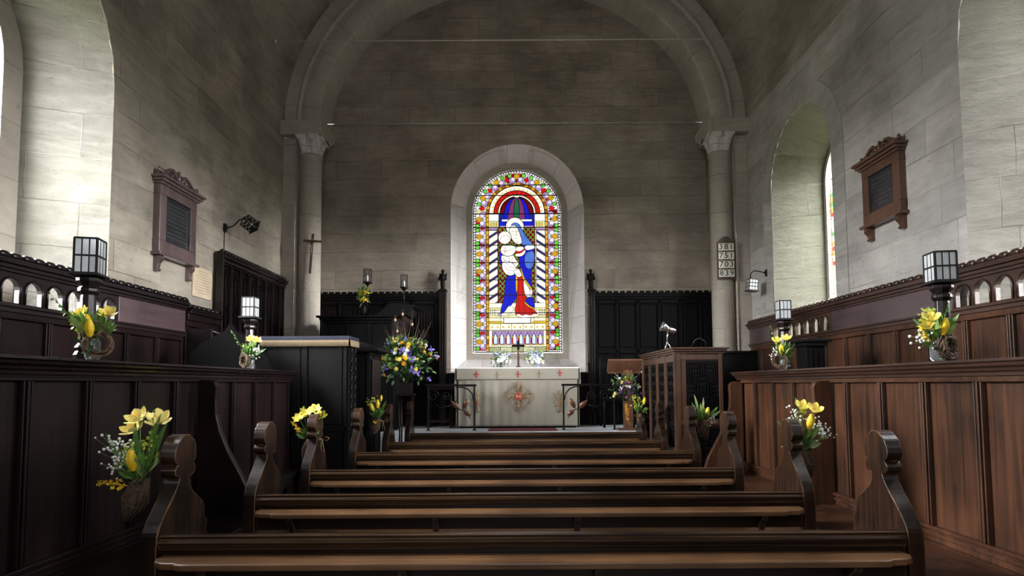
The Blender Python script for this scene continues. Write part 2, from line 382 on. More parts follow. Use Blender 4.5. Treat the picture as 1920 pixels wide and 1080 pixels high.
class MB:
    "collects vertices and faces (with material slots); M maps local shapes into the object's space"

    rk = 1.0

    def __init__(self, M=None):
        self.v, self.f, self.m, self.sm = [], [], [], []
        self.M = M or Matrix.Identity(4)
        self.mats = []
        self.cur = 0

    def mat(self, name):
        if name not in self.mats:
            self.mats.append(name)
        self.cur = self.mats.index(name)
        return self

    def add(self, vs, fs, smooth=False):
        k = len(self.v)
        for p in vs:
            self.v.append(self.M @ Vector(p))
        for f in fs:
            self.f.append([i + k for i in f]); self.m.append(self.cur); self.sm.append(smooth)

    def box(self, x0, x1, y0, y1, z0, z1):
        vs = [(x, y, z) for x in (x0, x1) for y in (y0, y1) for z in (z0, z1)]
        self.add(vs, [(0, 1, 3, 2), (4, 6, 7, 5), (0, 4, 5, 1), (2, 3, 7, 6), (0, 2, 6, 4), (1, 5, 7, 3)])
        return self

    def prism(self, pts, d0, d1, axis='x', smooth=False):
        "extrude a 2D outline; axis x: pts=(y,z); y: pts=(x,z); z: pts=(x,y)"
        n = len(pts)
        def P(p, d):
            return {'x': (d, p[0], p[1]), 'y': (p[0], d, p[1]), 'z': (p[0], p[1], d)}[axis]
        vs = [P(p, d0) for p in pts] + [P(p, d1) for p in pts]
        fs = [tuple(range(n)), tuple(range(2 * n - 1, n - 1, -1))]
        self.add(vs, fs)
        self.add(vs, [(i, i + n, (i + 1) % n + n, (i + 1) % n) for i in range(n)], smooth)
        return self

    def plate(self, outer, holes, d0, d1, axis='x'):
        "flat plate with holes"
        bm = bmesh.new()
        loops = []
        es = []
        for lp in [outer] + holes:
            vv = [bm.verts.new((p[0], p[1], 0)) for p in lp]
            loops.append(vv)
            es += [bm.edges.new((vv[i], vv[(i + 1) % len(vv)])) for i in range(len(vv))]
        bmesh.ops.triangle_fill(bm, use_beauty=True, use_dissolve=False, edges=es)
        bm.verts.index_update()
        def P(p, d):
            return {'x': (d, p[0], p[1]), 'y': (p[0], d, p[1]), 'z': (p[0], p[1], d)}[axis]
        co = [(v.co.x, v.co.y) for v in bm.verts]
        tri = [[v.index for v in f.verts] for f in bm.faces]
        n = len(co)
        self.add([P(p, d0) for p in co], tri)
        if d1 is not None:
            self.add([P(p, d1) for p in co], [t[::-1] for t in tri])
            for vv in loops:
                ids = [v.index for v in vv]
                k = len(ids)
                vs = [P(co[i], d0) for i in ids] + [P(co[i], d1) for i in ids]
                self.add(vs, [(i, (i + 1) % k, (i + 1) % k + k, i + k) for i in range(k)])
        bm.free()
        return self

    def tube(self, path, r, n=8, smooth=True, caps=True):
        path = [Vector(p) for p in path]
        rs = [q * self.rk for q in (r if isinstance(r, (list, tuple)) else [r] * len(path))]
        rings = []
        prev = None
        for i, p in enumerate(path):
            if i == 0: t = path[1] - p
            elif i == len(path) - 1: t = p - path[i - 1]
            else: t = path[i + 1] - path[i - 1]
            if t.length < 1e-9: t = Vector((0, 0, 1))
            t.normalize()
            if prev is None:
                a = Vector((0, 0, 1)) if abs(t.z) < 0.9 else Vector((1, 0, 0))
                u = t.cross(a).normalized()
            else:
                u = (prev - t * prev.dot(t))
                u = u.normalized() if u.length > 1e-6 else t.orthogonal().normalized()
            prev = u
            w = t.cross(u)
            rings.append([p + (u * math.cos(2 * math.pi * k / n) + w * math.sin(2 * math.pi * k / n)) * rs[i] for k in range(n)])
        vs = [q for rg in rings for q in rg]
        fs = []
        for i in range(len(rings) - 1):
            for k in range(n):
                fs.append((i * n + k, i * n + (k + 1) % n, (i + 1) * n + (k + 1) % n, (i + 1) * n + k))
        self.add(vs, fs, smooth)
        if caps:
            self.add(rings[0], [tuple(range(n - 1, -1, -1))]); self.add(rings[-1], [tuple(range(n))])
        return self

    def lathe(self, prof, n=16, c=(0, 0, 0), smooth=True, sides=None, rot=0.0):
        "profile of (r, z) round the z axis through c"
        n = sides or n
        vs = []
        for r, z in prof:
            for k in range(n):
                a = 2 * math.pi * k / n + rot
                vs.append((c[0] + r * math.cos(a), c[1] + r * math.sin(a), c[2] + z))
        fs = []
        for i in range(len(prof) - 1):
            for k in range(n):
                fs.append((i * n + k, i * n + (k + 1) % n, (i + 1) * n + (k + 1) % n, (i + 1) * n + k))
        self.add(vs, fs, smooth and not sides)
        self.add(vs[:n], [tuple(range(n - 1, -1, -1))]); self.add(vs[-n:], [tuple(range(n))])
        return self

    def ball(self, c, r, n=8, sc=(1, 1, 1)):
        m = max(4, n // 2 + 1)
        vs = [(c[0], c[1], c[2] + r * sc[2])]
        for i in range(1, m):
            a = math.pi * i / m
            for k in range(n):
                b = 2 * math.pi * k / n
                vs.append((c[0] + r * sc[0] * math.sin(a) * math.cos(b), c[1] + r * sc[1] * math.sin(a) * math.sin(b), c[2] + r * sc[2] * math.cos(a)))
        vs.append((c[0], c[1], c[2] - r * sc[2]))
        fs = [(0, 1 + k, 1 + (k + 1) % n) for k in range(n)]
        for i in range(m - 2):
            for k in range(n):
                fs.append((1 + i * n + k, 1 + (i + 1) * n + k, 1 + (i + 1) * n + (k + 1) % n, 1 + i * n + (k + 1) % n))
        e = len(vs) - 1
        fs += [(e, 1 + (m - 2) * n + (k + 1) % n, 1 + (m - 2) * n + k) for k in range(n)]
        self.add(vs, fs, True)
        return self

    def petal(self, base, tip, width, nrm, cup=0.0, bend=0.0, seg=5, wpos=0.5, point=1.0):
        "leaf or petal: a curved blade from base to tip"
        base, tip, nrm = Vector(base), Vector(tip), Vector(nrm)
        d = tip - base
        ln = d.length
        if ln < 1e-6: return self
        side = d.cross(nrm)
        if side.length < 1e-6: side = d.orthogonal()
        side.normalize()
        up = side.cross(d).normalized()
        vs = []
        for i in range(seg + 1):
            t = i / seg
            w = width * 0.5 * (max(0.0, math.sin(math.pi * t ** (math.log(0.5) / math.log(wpos)))) ** 0.8) if 0 < t < 1 else width * 0.03
            o = base + d * t + up * (bend * ln * math.sin(math.pi * t * 0.9))
            for s in (-1, 0, 1):
                vs.append(o + side * (s * w) + up * (abs(s) * w * cup))
        fs = []
        for i in range(seg):
            for s in (0, 1):
                a = i * 3 + s
                fs.append((a, a + 1, a + 4, a + 3))
        self.add(vs, fs, True)
        return self

    def build(self, name, material=None, parent=None, bevel=0.0, uv=None, solid=0.0, recalc=True):
        me = bpy.data.meshes.new(name)
        me.from_pydata([tuple(v) for v in self.v], [], self.f)
        if material is not None and not self.mats:
            me.materials.append(MAT[material])
        else:
            for n in self.mats: me.materials.append(MAT[n])
            me.polygons.foreach_set('material_index', self.m)
        me.polygons.foreach_set('use_smooth', self.sm)
        if recalc:
            bm = bmesh.new(); bm.from_mesh(me)
            bmesh.ops.remove_doubles(bm, verts=bm.verts, dist=0.00002)
            bmesh.ops.recalc_face_normals(bm, faces=bm.faces)
            bm.to_mesh(me); bm.free()
        if uv:
            ul = me.uv_layers.new(name='UVMap')
            for p in me.polygons:
                for li in p.loop_indices:
                    co = me.vertices[me.loops[li].vertex_index].co
                    ul.data[li].uv = uv(co, p.normal)
        o = obj_of(name, me, parent)
        if bevel:
            b = o.modifiers.new('bevel', 'BEVEL'); b.width = bevel; b.segments = 2; b.limit_method = 'ANGLE'; b.angle_limit = math.radians(40)
            b.harden_normals = False
        if solid:
            s = o.modifiers.new('solid', 'SOLIDIFY'); s.thickness = solid; s.offset = 0
        return o


def tag(o, label, cat, group=None):
    o['label'] = label
    o['category'] = cat
    if group: o['group'] = group
    return o


def thing(name, label, cat, loc=(0, 0, 0), group=None, rz=0.0):
    o = bpy.data.objects.new(name, None)
    o.empty_display_size = 0.1
    COL.objects.link(o)
    o.location = loc
    o.rotation_euler = (0, 0, rz)
    return tag(o, label, cat, group)


def struct(o):
    o['kind'] = 'structure'
    return o


def kids(o):
    return [c for c in COL.objects if c.parent is o]


def copy_tree(o, parent=None):
    c = o.copy(); COL.objects.link(c); c.parent = parent
    for ch in kids(o): copy_tree(ch, c)
    return c


def shift(pts, dx, dy):
    return [(a + dx, b + dy) for a, b in pts]


def arc(cx, cy, rx, ry, a0, a1, n):
    return [(cx + rx * math.cos(math.radians(a0 + (a1 - a0) * i / n)), cy + ry * math.sin(math.radians(a0 + (a1 - a0) * i / n))) for i in range(n + 1)]


def text_mesh(txt, size, depth=0.002):
    "outline font turned to mesh: returns (verts, faces) centred on x, in the xy plane"
    cu = bpy.data.curves.new('glyphs', 'FONT')
    cu.body = txt; cu.size = size; cu.align_x = 'CENTER'; cu.align_y = 'CENTER'; cu.extrude = depth; cu.offset = size * 0.012
    cu.resolution_u = 3
    o = bpy.data.objects.new('glyphs', cu)
    COL.objects.link(o)
    bpy.context.view_layer.update()
    me = bpy.data.meshes.new_from_object(o.evaluated_get(bpy.context.evaluated_depsgraph_get()))
    vs = [tuple(v.co) for v in me.vertices]; fs = [tuple(p.vertices) for p in me.polygons]
    bpy.data.objects.remove(o); bpy.data.curves.remove(cu); bpy.data.meshes.remove(me)
    return vs, fs
# ------------------------------------------------------------------ the setting
XW = 3.78            # side wall planes
YA = 9.35            # chancel arch wall
YE = 9.95            # east wall
YB = -3.2            # west (rear) wall
ZS = 5.68            # springing of vault and arch
A_IN, B_IN = 3.20, 2.66
A_OUT, B_OUT = XW, 3.42
ZP = 0.71            # sanctuary floor

uv_side = lambda co, n: (co.y, co.z)
uv_front = lambda co, n: (co.x, co.z)


def uv_auto(co, n):
    a = (abs(n.x), abs(n.y), abs(n.z))
    if a[0] >= a[1] and a[0] >= a[2]: return (co.y, co.z)
    if a[1] >= a[2]: return (co.x, co.z)
    return (co.x, co.y)


b = MB(); b.box(-XW - 0.9, XW + 0.9, YB - 0.4, 10.7, -0.12, 0)
struct(b.build('floor', 'stone_floor', uv=lambda co, n: (co.x, co.y)))
b = MB(); b.box(-XW, XW, 8.62, YE, 0.0, ZP)
struct(b.build('floor_sanctuary', 'grey_stone_floor', uv=uv_auto, bevel=0.01))
b = MB()
b.box(-1.2, 1.2, 8.44, 8.62, 0, 0.53); b.box(-1.2, 1.2, 8.30, 8.44, 0.0, 0.35)
struct(b.build('floor_steps', 'grey_stone_floor', uv=uv_auto))


def arch_outline(y0, y1, z0, zs, n=14):
    "opening outline (y,z): bottom left, up, round, down"
    c = (y0 + y1) / 2; r = (y1 - y0) / 2
    return [(y0, z0)] + arc(c, zs, -r, r, 0, 180, n)[0:1] + arc(c, zs, -r, r, 0, 180, n)[1:-1] + [(y1, zs), (y1, z0)]


def side_wall(side, openings, name, m):
    x = side * XW
    outer = [(YB, 0), (YA + 0.02, 0), (YA + 0.02, ZS), (YB, ZS)]
    b = MB()
    b.plate(outer, [arch_outline(*o) for o in openings], x, x + side * 0.12)
    o = b.build(name, m, uv=uv_side)
    return struct(o)


WL = [(2.75, 5.38, 1.55, 4.20)]
WR = [(2.35, 4.84, 1.55, 4.25), (6.85, 8.52, 1.55, 4.23)]
side_wall(-1, WL + [(-2.4, 0.1, 1.6, 4.2)], 'wall_left', 'stone_side')
side_wall(1, WR + [(-2.6, -0.1, 1.6, 4.2)], 'wall_right', 'stone_side_pale')


def reveal(side, op, t, dy, name, n, glass, stone_m='stone_reveal', lead=True, clear=0.10):
    "splayed reveal with an inner stone frame and a leaded pane"
    x0 = side * XW; x1 = side * (XW + t)
    a = arch_outline(*op, n=20)
    y0, y1, z0, zs = op
    bk = arch_outline(y0 + dy, y1 - dy, z0 + 0.35, zs, n=20)
    b = MB()
    k = len(a)
    vs = [(x0, p[0], p[1]) for p in a] + [(x1, p[0], p[1]) for p in bk]
    b.add(vs, [(i, (i + 1) % k, (i + 1) % k + k, i + k) for i in range(k)], True)
    o = b.build(name, stone_m, uv=lambda co, nn: ((co.x * 1.3, co.z) if abs(nn.z) < 0.6 else (co.x, co.y)))
    struct(o)
    # frame
    fr = arch_outline(y0 + dy, y1 - dy, z0 + 0.35, zs, n=20)
    inn = arch_outline(y0 + dy + clear, y1 - dy - clear, z0 + 0.35 + clear, zs, n=20)
    win = bpy.data.objects.new('window_%d' % n, None); COL.objects.link(win); win['kind'] = 'structure'
    win.location = (x1, (y0 + y1) / 2, z0 + 0.35)
    off = Matrix.Translation((-x1, -(y0 + y1) / 2, -(z0 + 0.35)))
    b = MB(off); b.plate(fr, [inn], x1 - side * 0.04, x1 + side * 0.10)
    b.build('window_frame', 'stone_dressed', win, uv=uv_auto)
    b = MB(off); b.plate(inn, [], x1 + side * 0.06, None)
    b.build('pane', glass, win, recalc=False)
    b = MB(off)
    for i in range(1, 9):
        yy = inn[0][0] + (inn[-1][0] - inn[0][0]) * i / 9
        cy = (inn[0][0] + inn[-1][0]) / 2; r = (inn[-1][0] - inn[0][0]) / 2
        top = zs + math.sqrt(max(0, r * r - (yy - cy) ** 2))
        b.box(x1 + side * 0.045, x1 + side * 0.055, yy - 0.006, yy + 0.006, inn[0][1], top)
    z = inn[0][1] + 0.3
    while z < zs + (inn[-1][0] - inn[0][0]) / 2 - 0.1:
        cy = (inn[0][0] + inn[-1][0]) / 2; r = (inn[-1][0] - inn[0][0]) / 2
        w = r if z < zs else math.sqrt(max(0, r * r - (z - zs) ** 2))
        b.box(x1 + side * 0.04, x1 + side * 0.052, cy - w, cy + w, z - 0.008, z + 0.008)
        z += 0.34
    b.build('leading', 'iron', win)
    if glass != 'pane_fill':
        # portal: tells the renderer where the sky enters; gives no light of its own
        pl_ = bpy.data.lights.new('sky_portal', 'AREA'); pl_.shape = 'RECTANGLE'
        pl_.size = inn[-1][0] - inn[0][0]; pl_.size_y = zs + pl_.size / 2 - inn[0][1]
        pl_.cycles.is_portal = True
        po = bpy.data.objects.new('sky_portal', pl_); COL.objects.link(po)
        po.matrix_world = Matrix.Translation((x1 + side * 0.09, (y0 + y1) / 2, inn[0][1] + pl_.size_y / 2)) @ Matrix.Rotation(side * math.pi / 2, 4, 'Z') @ Matrix.Rotation(math.pi / 2, 4, 'X')
        po.parent = win; po.matrix_parent_inverse = Matrix.Translation(-win.location)
    return win


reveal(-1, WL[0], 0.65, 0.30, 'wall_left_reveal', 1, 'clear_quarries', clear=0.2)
reveal(1, WR[0], 0.65, 0.30, 'wall_right_reveal', 2, 'dimmed_quarries', 'stone_reveal')
reveal(1, WR[1], 0.70, 0.22, 'wall_right_far_reveal', 3, 'clear_quarries', 'stone_reveal_dim', clear=0.06)
reveal(-1, (-2.4, 0.1, 1.6, 4.2), 0.6, 0.3, 'wall_left_rear_reveal', 4, 'pane_fill')  # unseen rear opening with an added fill pane
reveal(1, (-2.6, -0.1, 1.6, 4.2), 0.6, 0.3, 'wall_right_rear_reveal', 5, 'pane_fill')  # its glowing pane is added fill, out of view
# coloured border glass in the far right window, seen edge on
y0, y1, z0, zs = WR[1]
b = MB()
rnd = random.Random(4)
cols = {}
for nm, c in (('border_white', (0.9, 0.95, 0.9)), ('border_green', (0.1, 0.45, 0.12)), ('border_amber', (0.8, 0.4, 0.05)), ('border_red', (0.6, 0.05, 0.04))):
    pane_mat(nm, c, 1.6)
z = z0 + 0.45
while z < zs:
    for yy in (y0 + 0.30, y1 - 0.30):
        b.mat(rnd.choice(['border_white', 'border_white', 'border_white', 'border_green', 'border_amber', 'border_red']))
        b.box(XW + 0.735, XW + 0.745, yy - 0.06, yy + 0.06, z, z + 0.062)
    z += 0.07
o = b.build('border_panes', parent=bpy.data.objects['window_3'])
o.matrix_parent_inverse = Matrix.Translation(-bpy.data.objects['window_3'].location)
o['label'] = 'coloured border quarries'

# hood of dressed stones round the far right window
cc, rr = (y0 + y1) / 2, (y1 - y0) / 2
b = MB()
ring_o = [(y0 - 0.26, z0)] + arc(cc, zs, -(rr + 0.26), rr + 0.26, 0, 180, 22) + [(y1 + 0.26, z0)]
ring_i = [(y0, z0)] + arc(cc, zs, -rr, rr, 0, 180, 22) + [(y1, z0)]
k = len(ring_o)
for xa in (XW - 0.012,):
    vs = [(xa, *p) for p in ring_o] + [(xa, *p) for p in ring_i]
    b.add(vs, [(i, i + 1, i + 1 + k, i + k) for i in range(k - 1)])
    vs = [(XW + 0.01, *p) for p in ring_o] + [(xa, *p) for p in ring_o]
    b.add(vs, [(i, i + 1, i + 1 + k, i + k) for i in range(k - 1)])


def uv_ring(co, n):
    dy, dz = co.y - cc, co.z - zs
    if dz <= 0: return (co.y, co.z)
    a = math.atan2(dz, dy)
    return (math.hypot(dy, dz), zs + a * rr)


struct(b.build('trim_1', 'stone_side_pale', uv=uv_ring))

# vault
b = MB()
NV = 64
pts = []
for i in range(NV + 1):
    a = math.pi * i / NV
    pts.append((XW * math.cos(a), ZS + B_OUT * math.sin(a)))
arcl = [0]
for i in range(NV): arcl.append(arcl[-1] + math.dist(pts[i], pts[i + 1]))
vs = []
fs = []
ys = [YB, 0, 3, 6, YA + 0.02]
for y in ys:
    for p in pts: vs.append((p[0], y, p[1]))
for j in range(len(ys) - 1):
    for i in range(NV):
        a = j * (NV + 1) + i
        fs.append((a, a + 1, a + NV + 2, a + NV + 1))
b.add(vs, fs, True)


def uv_vault(co, n):
    a = math.atan2((co.z - ZS) / B_OUT, co.x / XW)
    t = min(NV, max(0, a / math.pi * NV))
    i = min(NV - 1, int(t))
    s = arcl[i] + (arcl[i + 1] - arcl[i]) * (t - i)
    return (co.y, ZS + (s if s < arcl[-1] / 2 else arcl[-1] - s))


struct(b.build('ceiling', 'stone_side', uv=uv_vault))
b = MB(); b.plate([(-XW, 0), (XW, 0)] + [(p[0], p[1]) for p in pts], [[(-1.0, 1.9), (1.0, 1.9), (1.0, 5.4), (-1.0, 5.4)]], YB, YB - 0.3, axis='y')
struct(b.build('wall_rear', 'stone_side', uv=uv_auto))
b = MB(); b.box(-1.0, 1.0, YB - 0.25, YB - 0.22, 1.9, 5.4)
struct(b.build('window_6', 'pane_fill'))  # glowing pane added in the unseen rear wall as fill


# chancel arch wall: swept orders over the arch, pilasters below
def ell(a_, b_, t):
    return (a_ * math.cos(t), ZS + b_ * math.sin(t))


prof = [(0.18, 0.62), (0.0, 0.60), (0.0, 0.04), (0.012, 0.012), (0.03, 0.0), (0.30, 0.02), (0.315, 0.03), (0.328, -0.008), (0.345, -0.022),
        (0.365, -0.018), (0.378, 0.0), (0.384, 0.02), (0.60, 0.02)]
b = MB()
NA = 56
vs, fs = [], []
pl = [0]
for i in range(len(prof) - 1): pl.append(pl[-1] + math.dist(prof[i], prof[i + 1]))
for i in range(NA + 1):
    t = math.pi * i / NA
    for r, y in prof:
        x, z = ell(A_IN + r, B_IN + r * 1.27, t)
        vs.append((x, YA + y, z))
P = len(prof)
for i in range(NA):
    for j in range(P - 1):
        fs.append((i * P + j, i * P + j + 1, (i + 1) * P + j + 1, (i + 1) * P + j))
me = bpy.data.meshes.new('wall_chancel_arch')
me.from_pydata(vs, [], fs)
me.materials.append(MAT['stone_dressed'])
ul = me.uv_layers.new(name='UVMap')
for p in me.polygons:
    p.use_smooth = True
    for li in p.loop_indices:
        vi = me.loops[li].vertex_index
        ul.data[li].uv = (pl[vi % P] * 0.9 + 0.2, (vi // P) / NA * 9.6)
o = obj_of('wall_chancel_arch', me); struct(o)
es = o.modifiers.new('split', 'EDGE_SPLIT'); es.split_angle = math.radians(50)

for s, nm in ((-1, 'left'), (1, 'right')):
    b = MB()
    x0, x1 = sorted((s * 3.40, s * (XW + 0.02)))
    b.box(x0, x1, YA + 0.05, YE, 0, 5.45)               # pier
    xa, xb = sorted((s * 3.53, s * (XW)))
    b.box(xa, xb, YA - 0.01, YA + 0.1, 0, 5.43)         # flat pilaster strip behind the shaft
    xa, xb = sorted((s * 3.52, s * 3.555))
    struct(b.build('wall_%s_pier' % nm, 'stone_dressed', uv=uv_auto, bevel=0.008))
    b = MB()
    cx = s * 3.345
    b.tube([(s * 3.545, YA - 0.02, 0.0), (s * 3.545, YA - 0.02, 5.43)], 0.018, 8)
    struct(b.build('trim_%d' % (2 if s < 0 else 3), 'stone_dressed', uv=uv_auto))
    col = bpy.data.objects.new('pillar', None); COL.objects.link(col)
    col.location = (cx, YA + 0.08, 0); col['kind'] = 'structure'
    b = MB(); b.lathe([(0.172, 0), (0.172, 1.0), (0.17, 3.0), (0.165, 5.10), (0.182, 5.11), (0.185, 5.135), (0.17, 5.15)], 32)
    b.build('shaft', 'stone_dressed', col, uv=lambda co, n: (math.atan2(co.y, co.x) * 0.17, co.z * 0.8))
    # scalloped capital: cones splayed under a square block
    b = MB()
    b.lathe([(0.16, 5.13), (0.17, 5.28), (0.19, 5.43)], 24)
    for (ux, uy) in ((0, -1), (-s, 0)):
        for q in (-0.09, 0.09):
            px, py = (q, -0.02) if ux == 0 else (0, q)
            top = Vector((px * 1.1 + ux * 0.13, py * 1.1 + uy * 0.13, 5.40)); bot = Vector((px * 0.75 + ux * 0.085, py * 0.75 + uy * 0.085, 5.15))
            b.tube([bot, bot.lerp(top, 0.5), top, top + Vector((0, 0, 0.035))], [0.055, 0.068, 0.086, 0.09], 16)
            # lunette face
            fc = top + Vector((ux * 0.082, uy * 0.082, 0.03))
            n = Vector((ux, uy, 0)); sd = Vector((-uy, ux, 0))
            for rr_, ex in ((0.088, 0.010), (0.066, 0.018)):
                ring = [fc + sd * rr_ * math.cos(a) + Vector((0, 0, -1)) * rr_ * math.sin(a) for a in [math.pi * k / 12 for k in range(13)]]
                vv = ring + [p + n * ex for p in ring]
                b.add(vv, [tuple(range(13)), tuple(range(25, 12, -1))] + [(k, k + 1, k + 14, k + 13) for k in range(12)] + [(12, 0, 13, 25)])
    b.build('capital', 'stone_window', col, uv=uv_auto)
    # impost block: square to the nave, chamfered beneath on its inner side
    b = MB()
    xi = s * 3.135; xo = s * (XW + 0.02)
    pr = [(xo, 5.68), (xi + s * 0.05, 5.68), (xi + s * 0.05, 5.44), (xo, 5.44)]
    b.prism(pr, YA - 0.13, YE, axis='y')
    # inner face tongue leaning towards the opening
    b.prism([(YA - 0.13, 5.68), (YE - 0.02, 5.68), (YE - 0.02, 5.56), (YE - 0.12, 5.50), (YA + 0.24, 5.36), (YA - 0.13, 5.44)], xi - s * 0.02, xi + s * 0.05, axis='x')
    struct(b.build('trim_%d' % (4 if s < 0 else 5), 'stone_dressed', uv=uv_auto, bevel=0.012))

# east wall with the window opening
XG, ZB, ZG = 1.145, 1.60, 4.41
open_o = [(-XG + 0.03, ZB)] + arc(0.03, ZG, -XG, XG, 0, 180, 32) + [(XG + 0.03, ZB)]
b = MB()
top = [(3.42, 0)] + [ell(3.42, 3.0, math.pi * i / 40) for i in range(41)] + [(-3.42, 0)]
b.plate(top, [open_o], YE, YE + 0.1, axis='y')
struct(b.build('wall_east', 'stone_east', uv=uv_front))
# splayed window reveal
YG = 10.52
GW, GB, GS = 0.80, 1.955, 4.50          # glass half width, bottom, springing
CX = 0.025
fw = 0.115
bk = [(CX - GW - fw, GB - fw)] + arc(CX, GS, -(GW + fw), GW + fw, 0, 180, 32) + [(CX + GW + fw, GB - fw)]
b = MB()
k = len(open_o)
vs = [(p[0], YE - 0.004, p[1]) for p in open_o] + [(p[0], YG - 0.07, p[1]) for p in bk]
b.add(vs, [(i, (i + 1) % k, (i + 1) % k + k, i + k) for i in range(k)], True)


def uv_rev(co, n):
    dx, dz = co.x - CX, co.z - ZG
    if dz <= 0.05 or abs(n.z) > 0.95: return (co.y * 1.4 + (0.3 if co.x > 0 else 0), co.z if abs(n.z) < 0.7 else co.x)
    return (math.hypot(dx, dz) * 1.2, math.atan2(dz, abs(dx)) * 1.0 + ZG)


o = b.build('wall_east_reveal', 'stone_window', uv=uv_rev); struct(o)
es = o.modifiers.new('split', 'EDGE_SPLIT'); es.split_angle = math.radians(50)
# flush ring of voussoirs on the face of the wall
b = MB()
ri = [(p[0] * 1.0, p[1]) for p in open_o]
ro = [(-XG - 0.10 + 0.03, ZB)] + arc(0.03, ZG, -(XG + 0.10), XG + 0.10, 0, 180, 32) + [(XG + 0.10 + 0.03, ZB)]
glass_i = [(CX - GW, GB)] + arc(CX, GS, -GW, GW, 0, 180, 32) + [(CX + GW, GB)]
b.plate(bk, [glass_i], YG - 0.07, YG + 0.02, axis='y')
win = struct(b.build('window_7', 'stone_dressed', uv=uv_front))
# ------------------------------------------------------------------ stained glass of the east window
SG = {'clear': (0.96, 0.97, 1.0), 'white': (0.95, 0.96, 0.93), 'cream': (0.96, 0.90, 0.70), 'bead': (0.80, 0.80, 0.76), 'green': (0.16, 0.62, 0.06), 'greend': (0.02, 0.14, 0.06),
      'red': (0.62, 0.012, 0.008), 'redd': (0.17, 0.004, 0.008), 'amber': (0.80, 0.38, 0.02), 'brown': (0.33, 0.11, 0.01), 'gold': (0.72, 0.50, 0.03),
      'lilac': (0.48, 0.30, 0.62), 'lilacl': (0.72, 0.62, 0.82), 'purple': (0.22, 0.04, 0.16), 'blue': (0.01, 0.015, 0.60), 'blued': (0.015, 0.02, 0.26),
      'bluel': (0.09, 0.20, 0.66), 'ice': (0.62, 0.80, 0.92), 'straw': (0.80, 0.76, 0.38), 'strawp': (0.90, 0.88, 0.66), 'moss': (0.42, 0.44, 0.24), 'flesh': (0.97, 0.92, 0.84)}


def sg_mat(name, col):
    m, nt, N, L, b = newmat('glass_' + name)
    tc = N.new('ShaderNodeTexCoord')
    nz = N.new('ShaderNodeTexNoise'); nz.inputs['Scale'].default_value = 9; nz.inputs['Detail'].default_value = 4
    L.new(tc.outputs['Object'], nz.inputs['Vector'])
    cr = N.new('ShaderNodeValToRGB')
    cr.color_ramp.elements[0].position = 0.3; cr.color_ramp.elements[1].position = 0.7
    cr.color_ramp.elements[0].color = (*[c * 0.82 for c in col], 1); cr.color_ramp.elements[1].color = (*[min(1, c * 1.1) for c in col], 1)
    L.new(nz.outputs['Fac'], cr.inputs['Fac'])
    L.new(cr.outputs['Color'], b.inputs['Emission Color'])
    b.inputs['Emission Strength'].default_value = STAINED * (1.05 if name == 'flesh' else 1.25 if min(col) > 0.55 else 1.0)
    if name == 'clear': b.inputs['Emission Strength'].default_value = STAINED * 36  # over-bright margin, added to throw light on the stone reveal
    b.inputs['Base Color'].default_value = (*[c * 0.04 for c in col], 1)
    b.inputs['Specular IOR Level'].default_value = 0.1
    b.inputs['Roughness'].default_value = 0.3


for k_, c_ in SG.items(): sg_mat(k_, c_)
plain('lead', (0.006, 0.006, 0.006), 0.6)
plain('paint_brown', (0.10, 0.03, 0.01), 0.6, emit=((0.45, 0.20, 0.06), 0.16))
K = 0.00945
wx, wz = CX, GS


def MP(p):
    px, py = p
    u = (px - 969) * K
    v = (394 - py) * (0.00957 if py > 394 else 0.0105)
    return (wx + u, wz + v)


class Glass:
    def __init__(self):
        self.g = MB(); self.l = MB(); self.d = 0.0

    def fig(self, pts, col, lead=0.8):
        n = len(pts)
        for _ in range(2):
            q = []
            for i in range(len(pts)):
                a, c = pts[i], pts[(i + 1) % len(pts)]
                q += [(a[0] * 0.78 + c[0] * 0.22, a[1] * 0.78 + c[1] * 0.22), (a[0] * 0.22 + c[0] * 0.78, a[1] * 0.22 + c[1] * 0.78)]
            pts = q
        return self.poly(pts, col, lead)

    def step(self):
        self.d -= 0.0005

    def poly(self, pts, col, lead=0.6, raw=False, step=True):
        "pts in window drawing units, or metres if raw"
        q = pts if raw else [MP(p) for p in pts]
        if step: self.step()
        y = YG - 0.006 + self.d
        self.g.mat('glass_' + col)
        self.g.add([(x, y, z) for x, z in q], [tuple(range(len(q)))])
        if lead: self.line(q + [q[0]], lead, True)
        return self

    def line(self, q, w=0.6, raw=False, dd=0.0002, brown=False):
        self.l.mat('paint_brown' if brown else 'lead')
        if not raw: q = [MP(p) for p in q]
        y = YG - 0.006 + self.d - dd
        h = w * K * 0.62
        for a, c in zip(q, q[1:]):
            dx, dz = c[0] - a[0], c[1] - a[1]
            ln = math.hypot(dx, dz)
            if ln < 1e-6: continue
            nx, nz = -dz / ln * h, dx / ln * h
            ex, ez = dx / ln * h * 0.6, dz / ln * h * 0.6
            self.l.add([(a[0] + nx - ex, y, a[1] + nz - ez), (a[0] - nx - ex, y, a[1] - nz - ez), (c[0] - nx + ex, y, c[1] - nz + ez), (c[0] + nx + ex, y, c[1] + nz + ez)], [(0, 1, 2, 3)])


G = Glass()


def disc(c, r, n=14, sx=1.0, sy=1.0):
    return [(c[0] + r * sx * math.cos(2 * math.pi * i / n), c[1] + r * sy * math.sin(2 * math.pi * i / n)) for i in range(n)]


# background: over-bright edge fillet added to light the reveal, then white glass
G.poly([(CX - GW, GB)] + arc(CX, GS, -GW, GW, 0, 180, 32) + [(CX + GW, GB)], 'clear', 0, raw=True)
G.poly([(CX - GW + 0.012, GB + 0.016)] + arc(CX, GS, -GW + 0.012, GW - 0.012, 0, 180, 32) + [(CX + GW - 0.012, GB + 0.016)], 'white', 2.0, raw=True)
H = 394


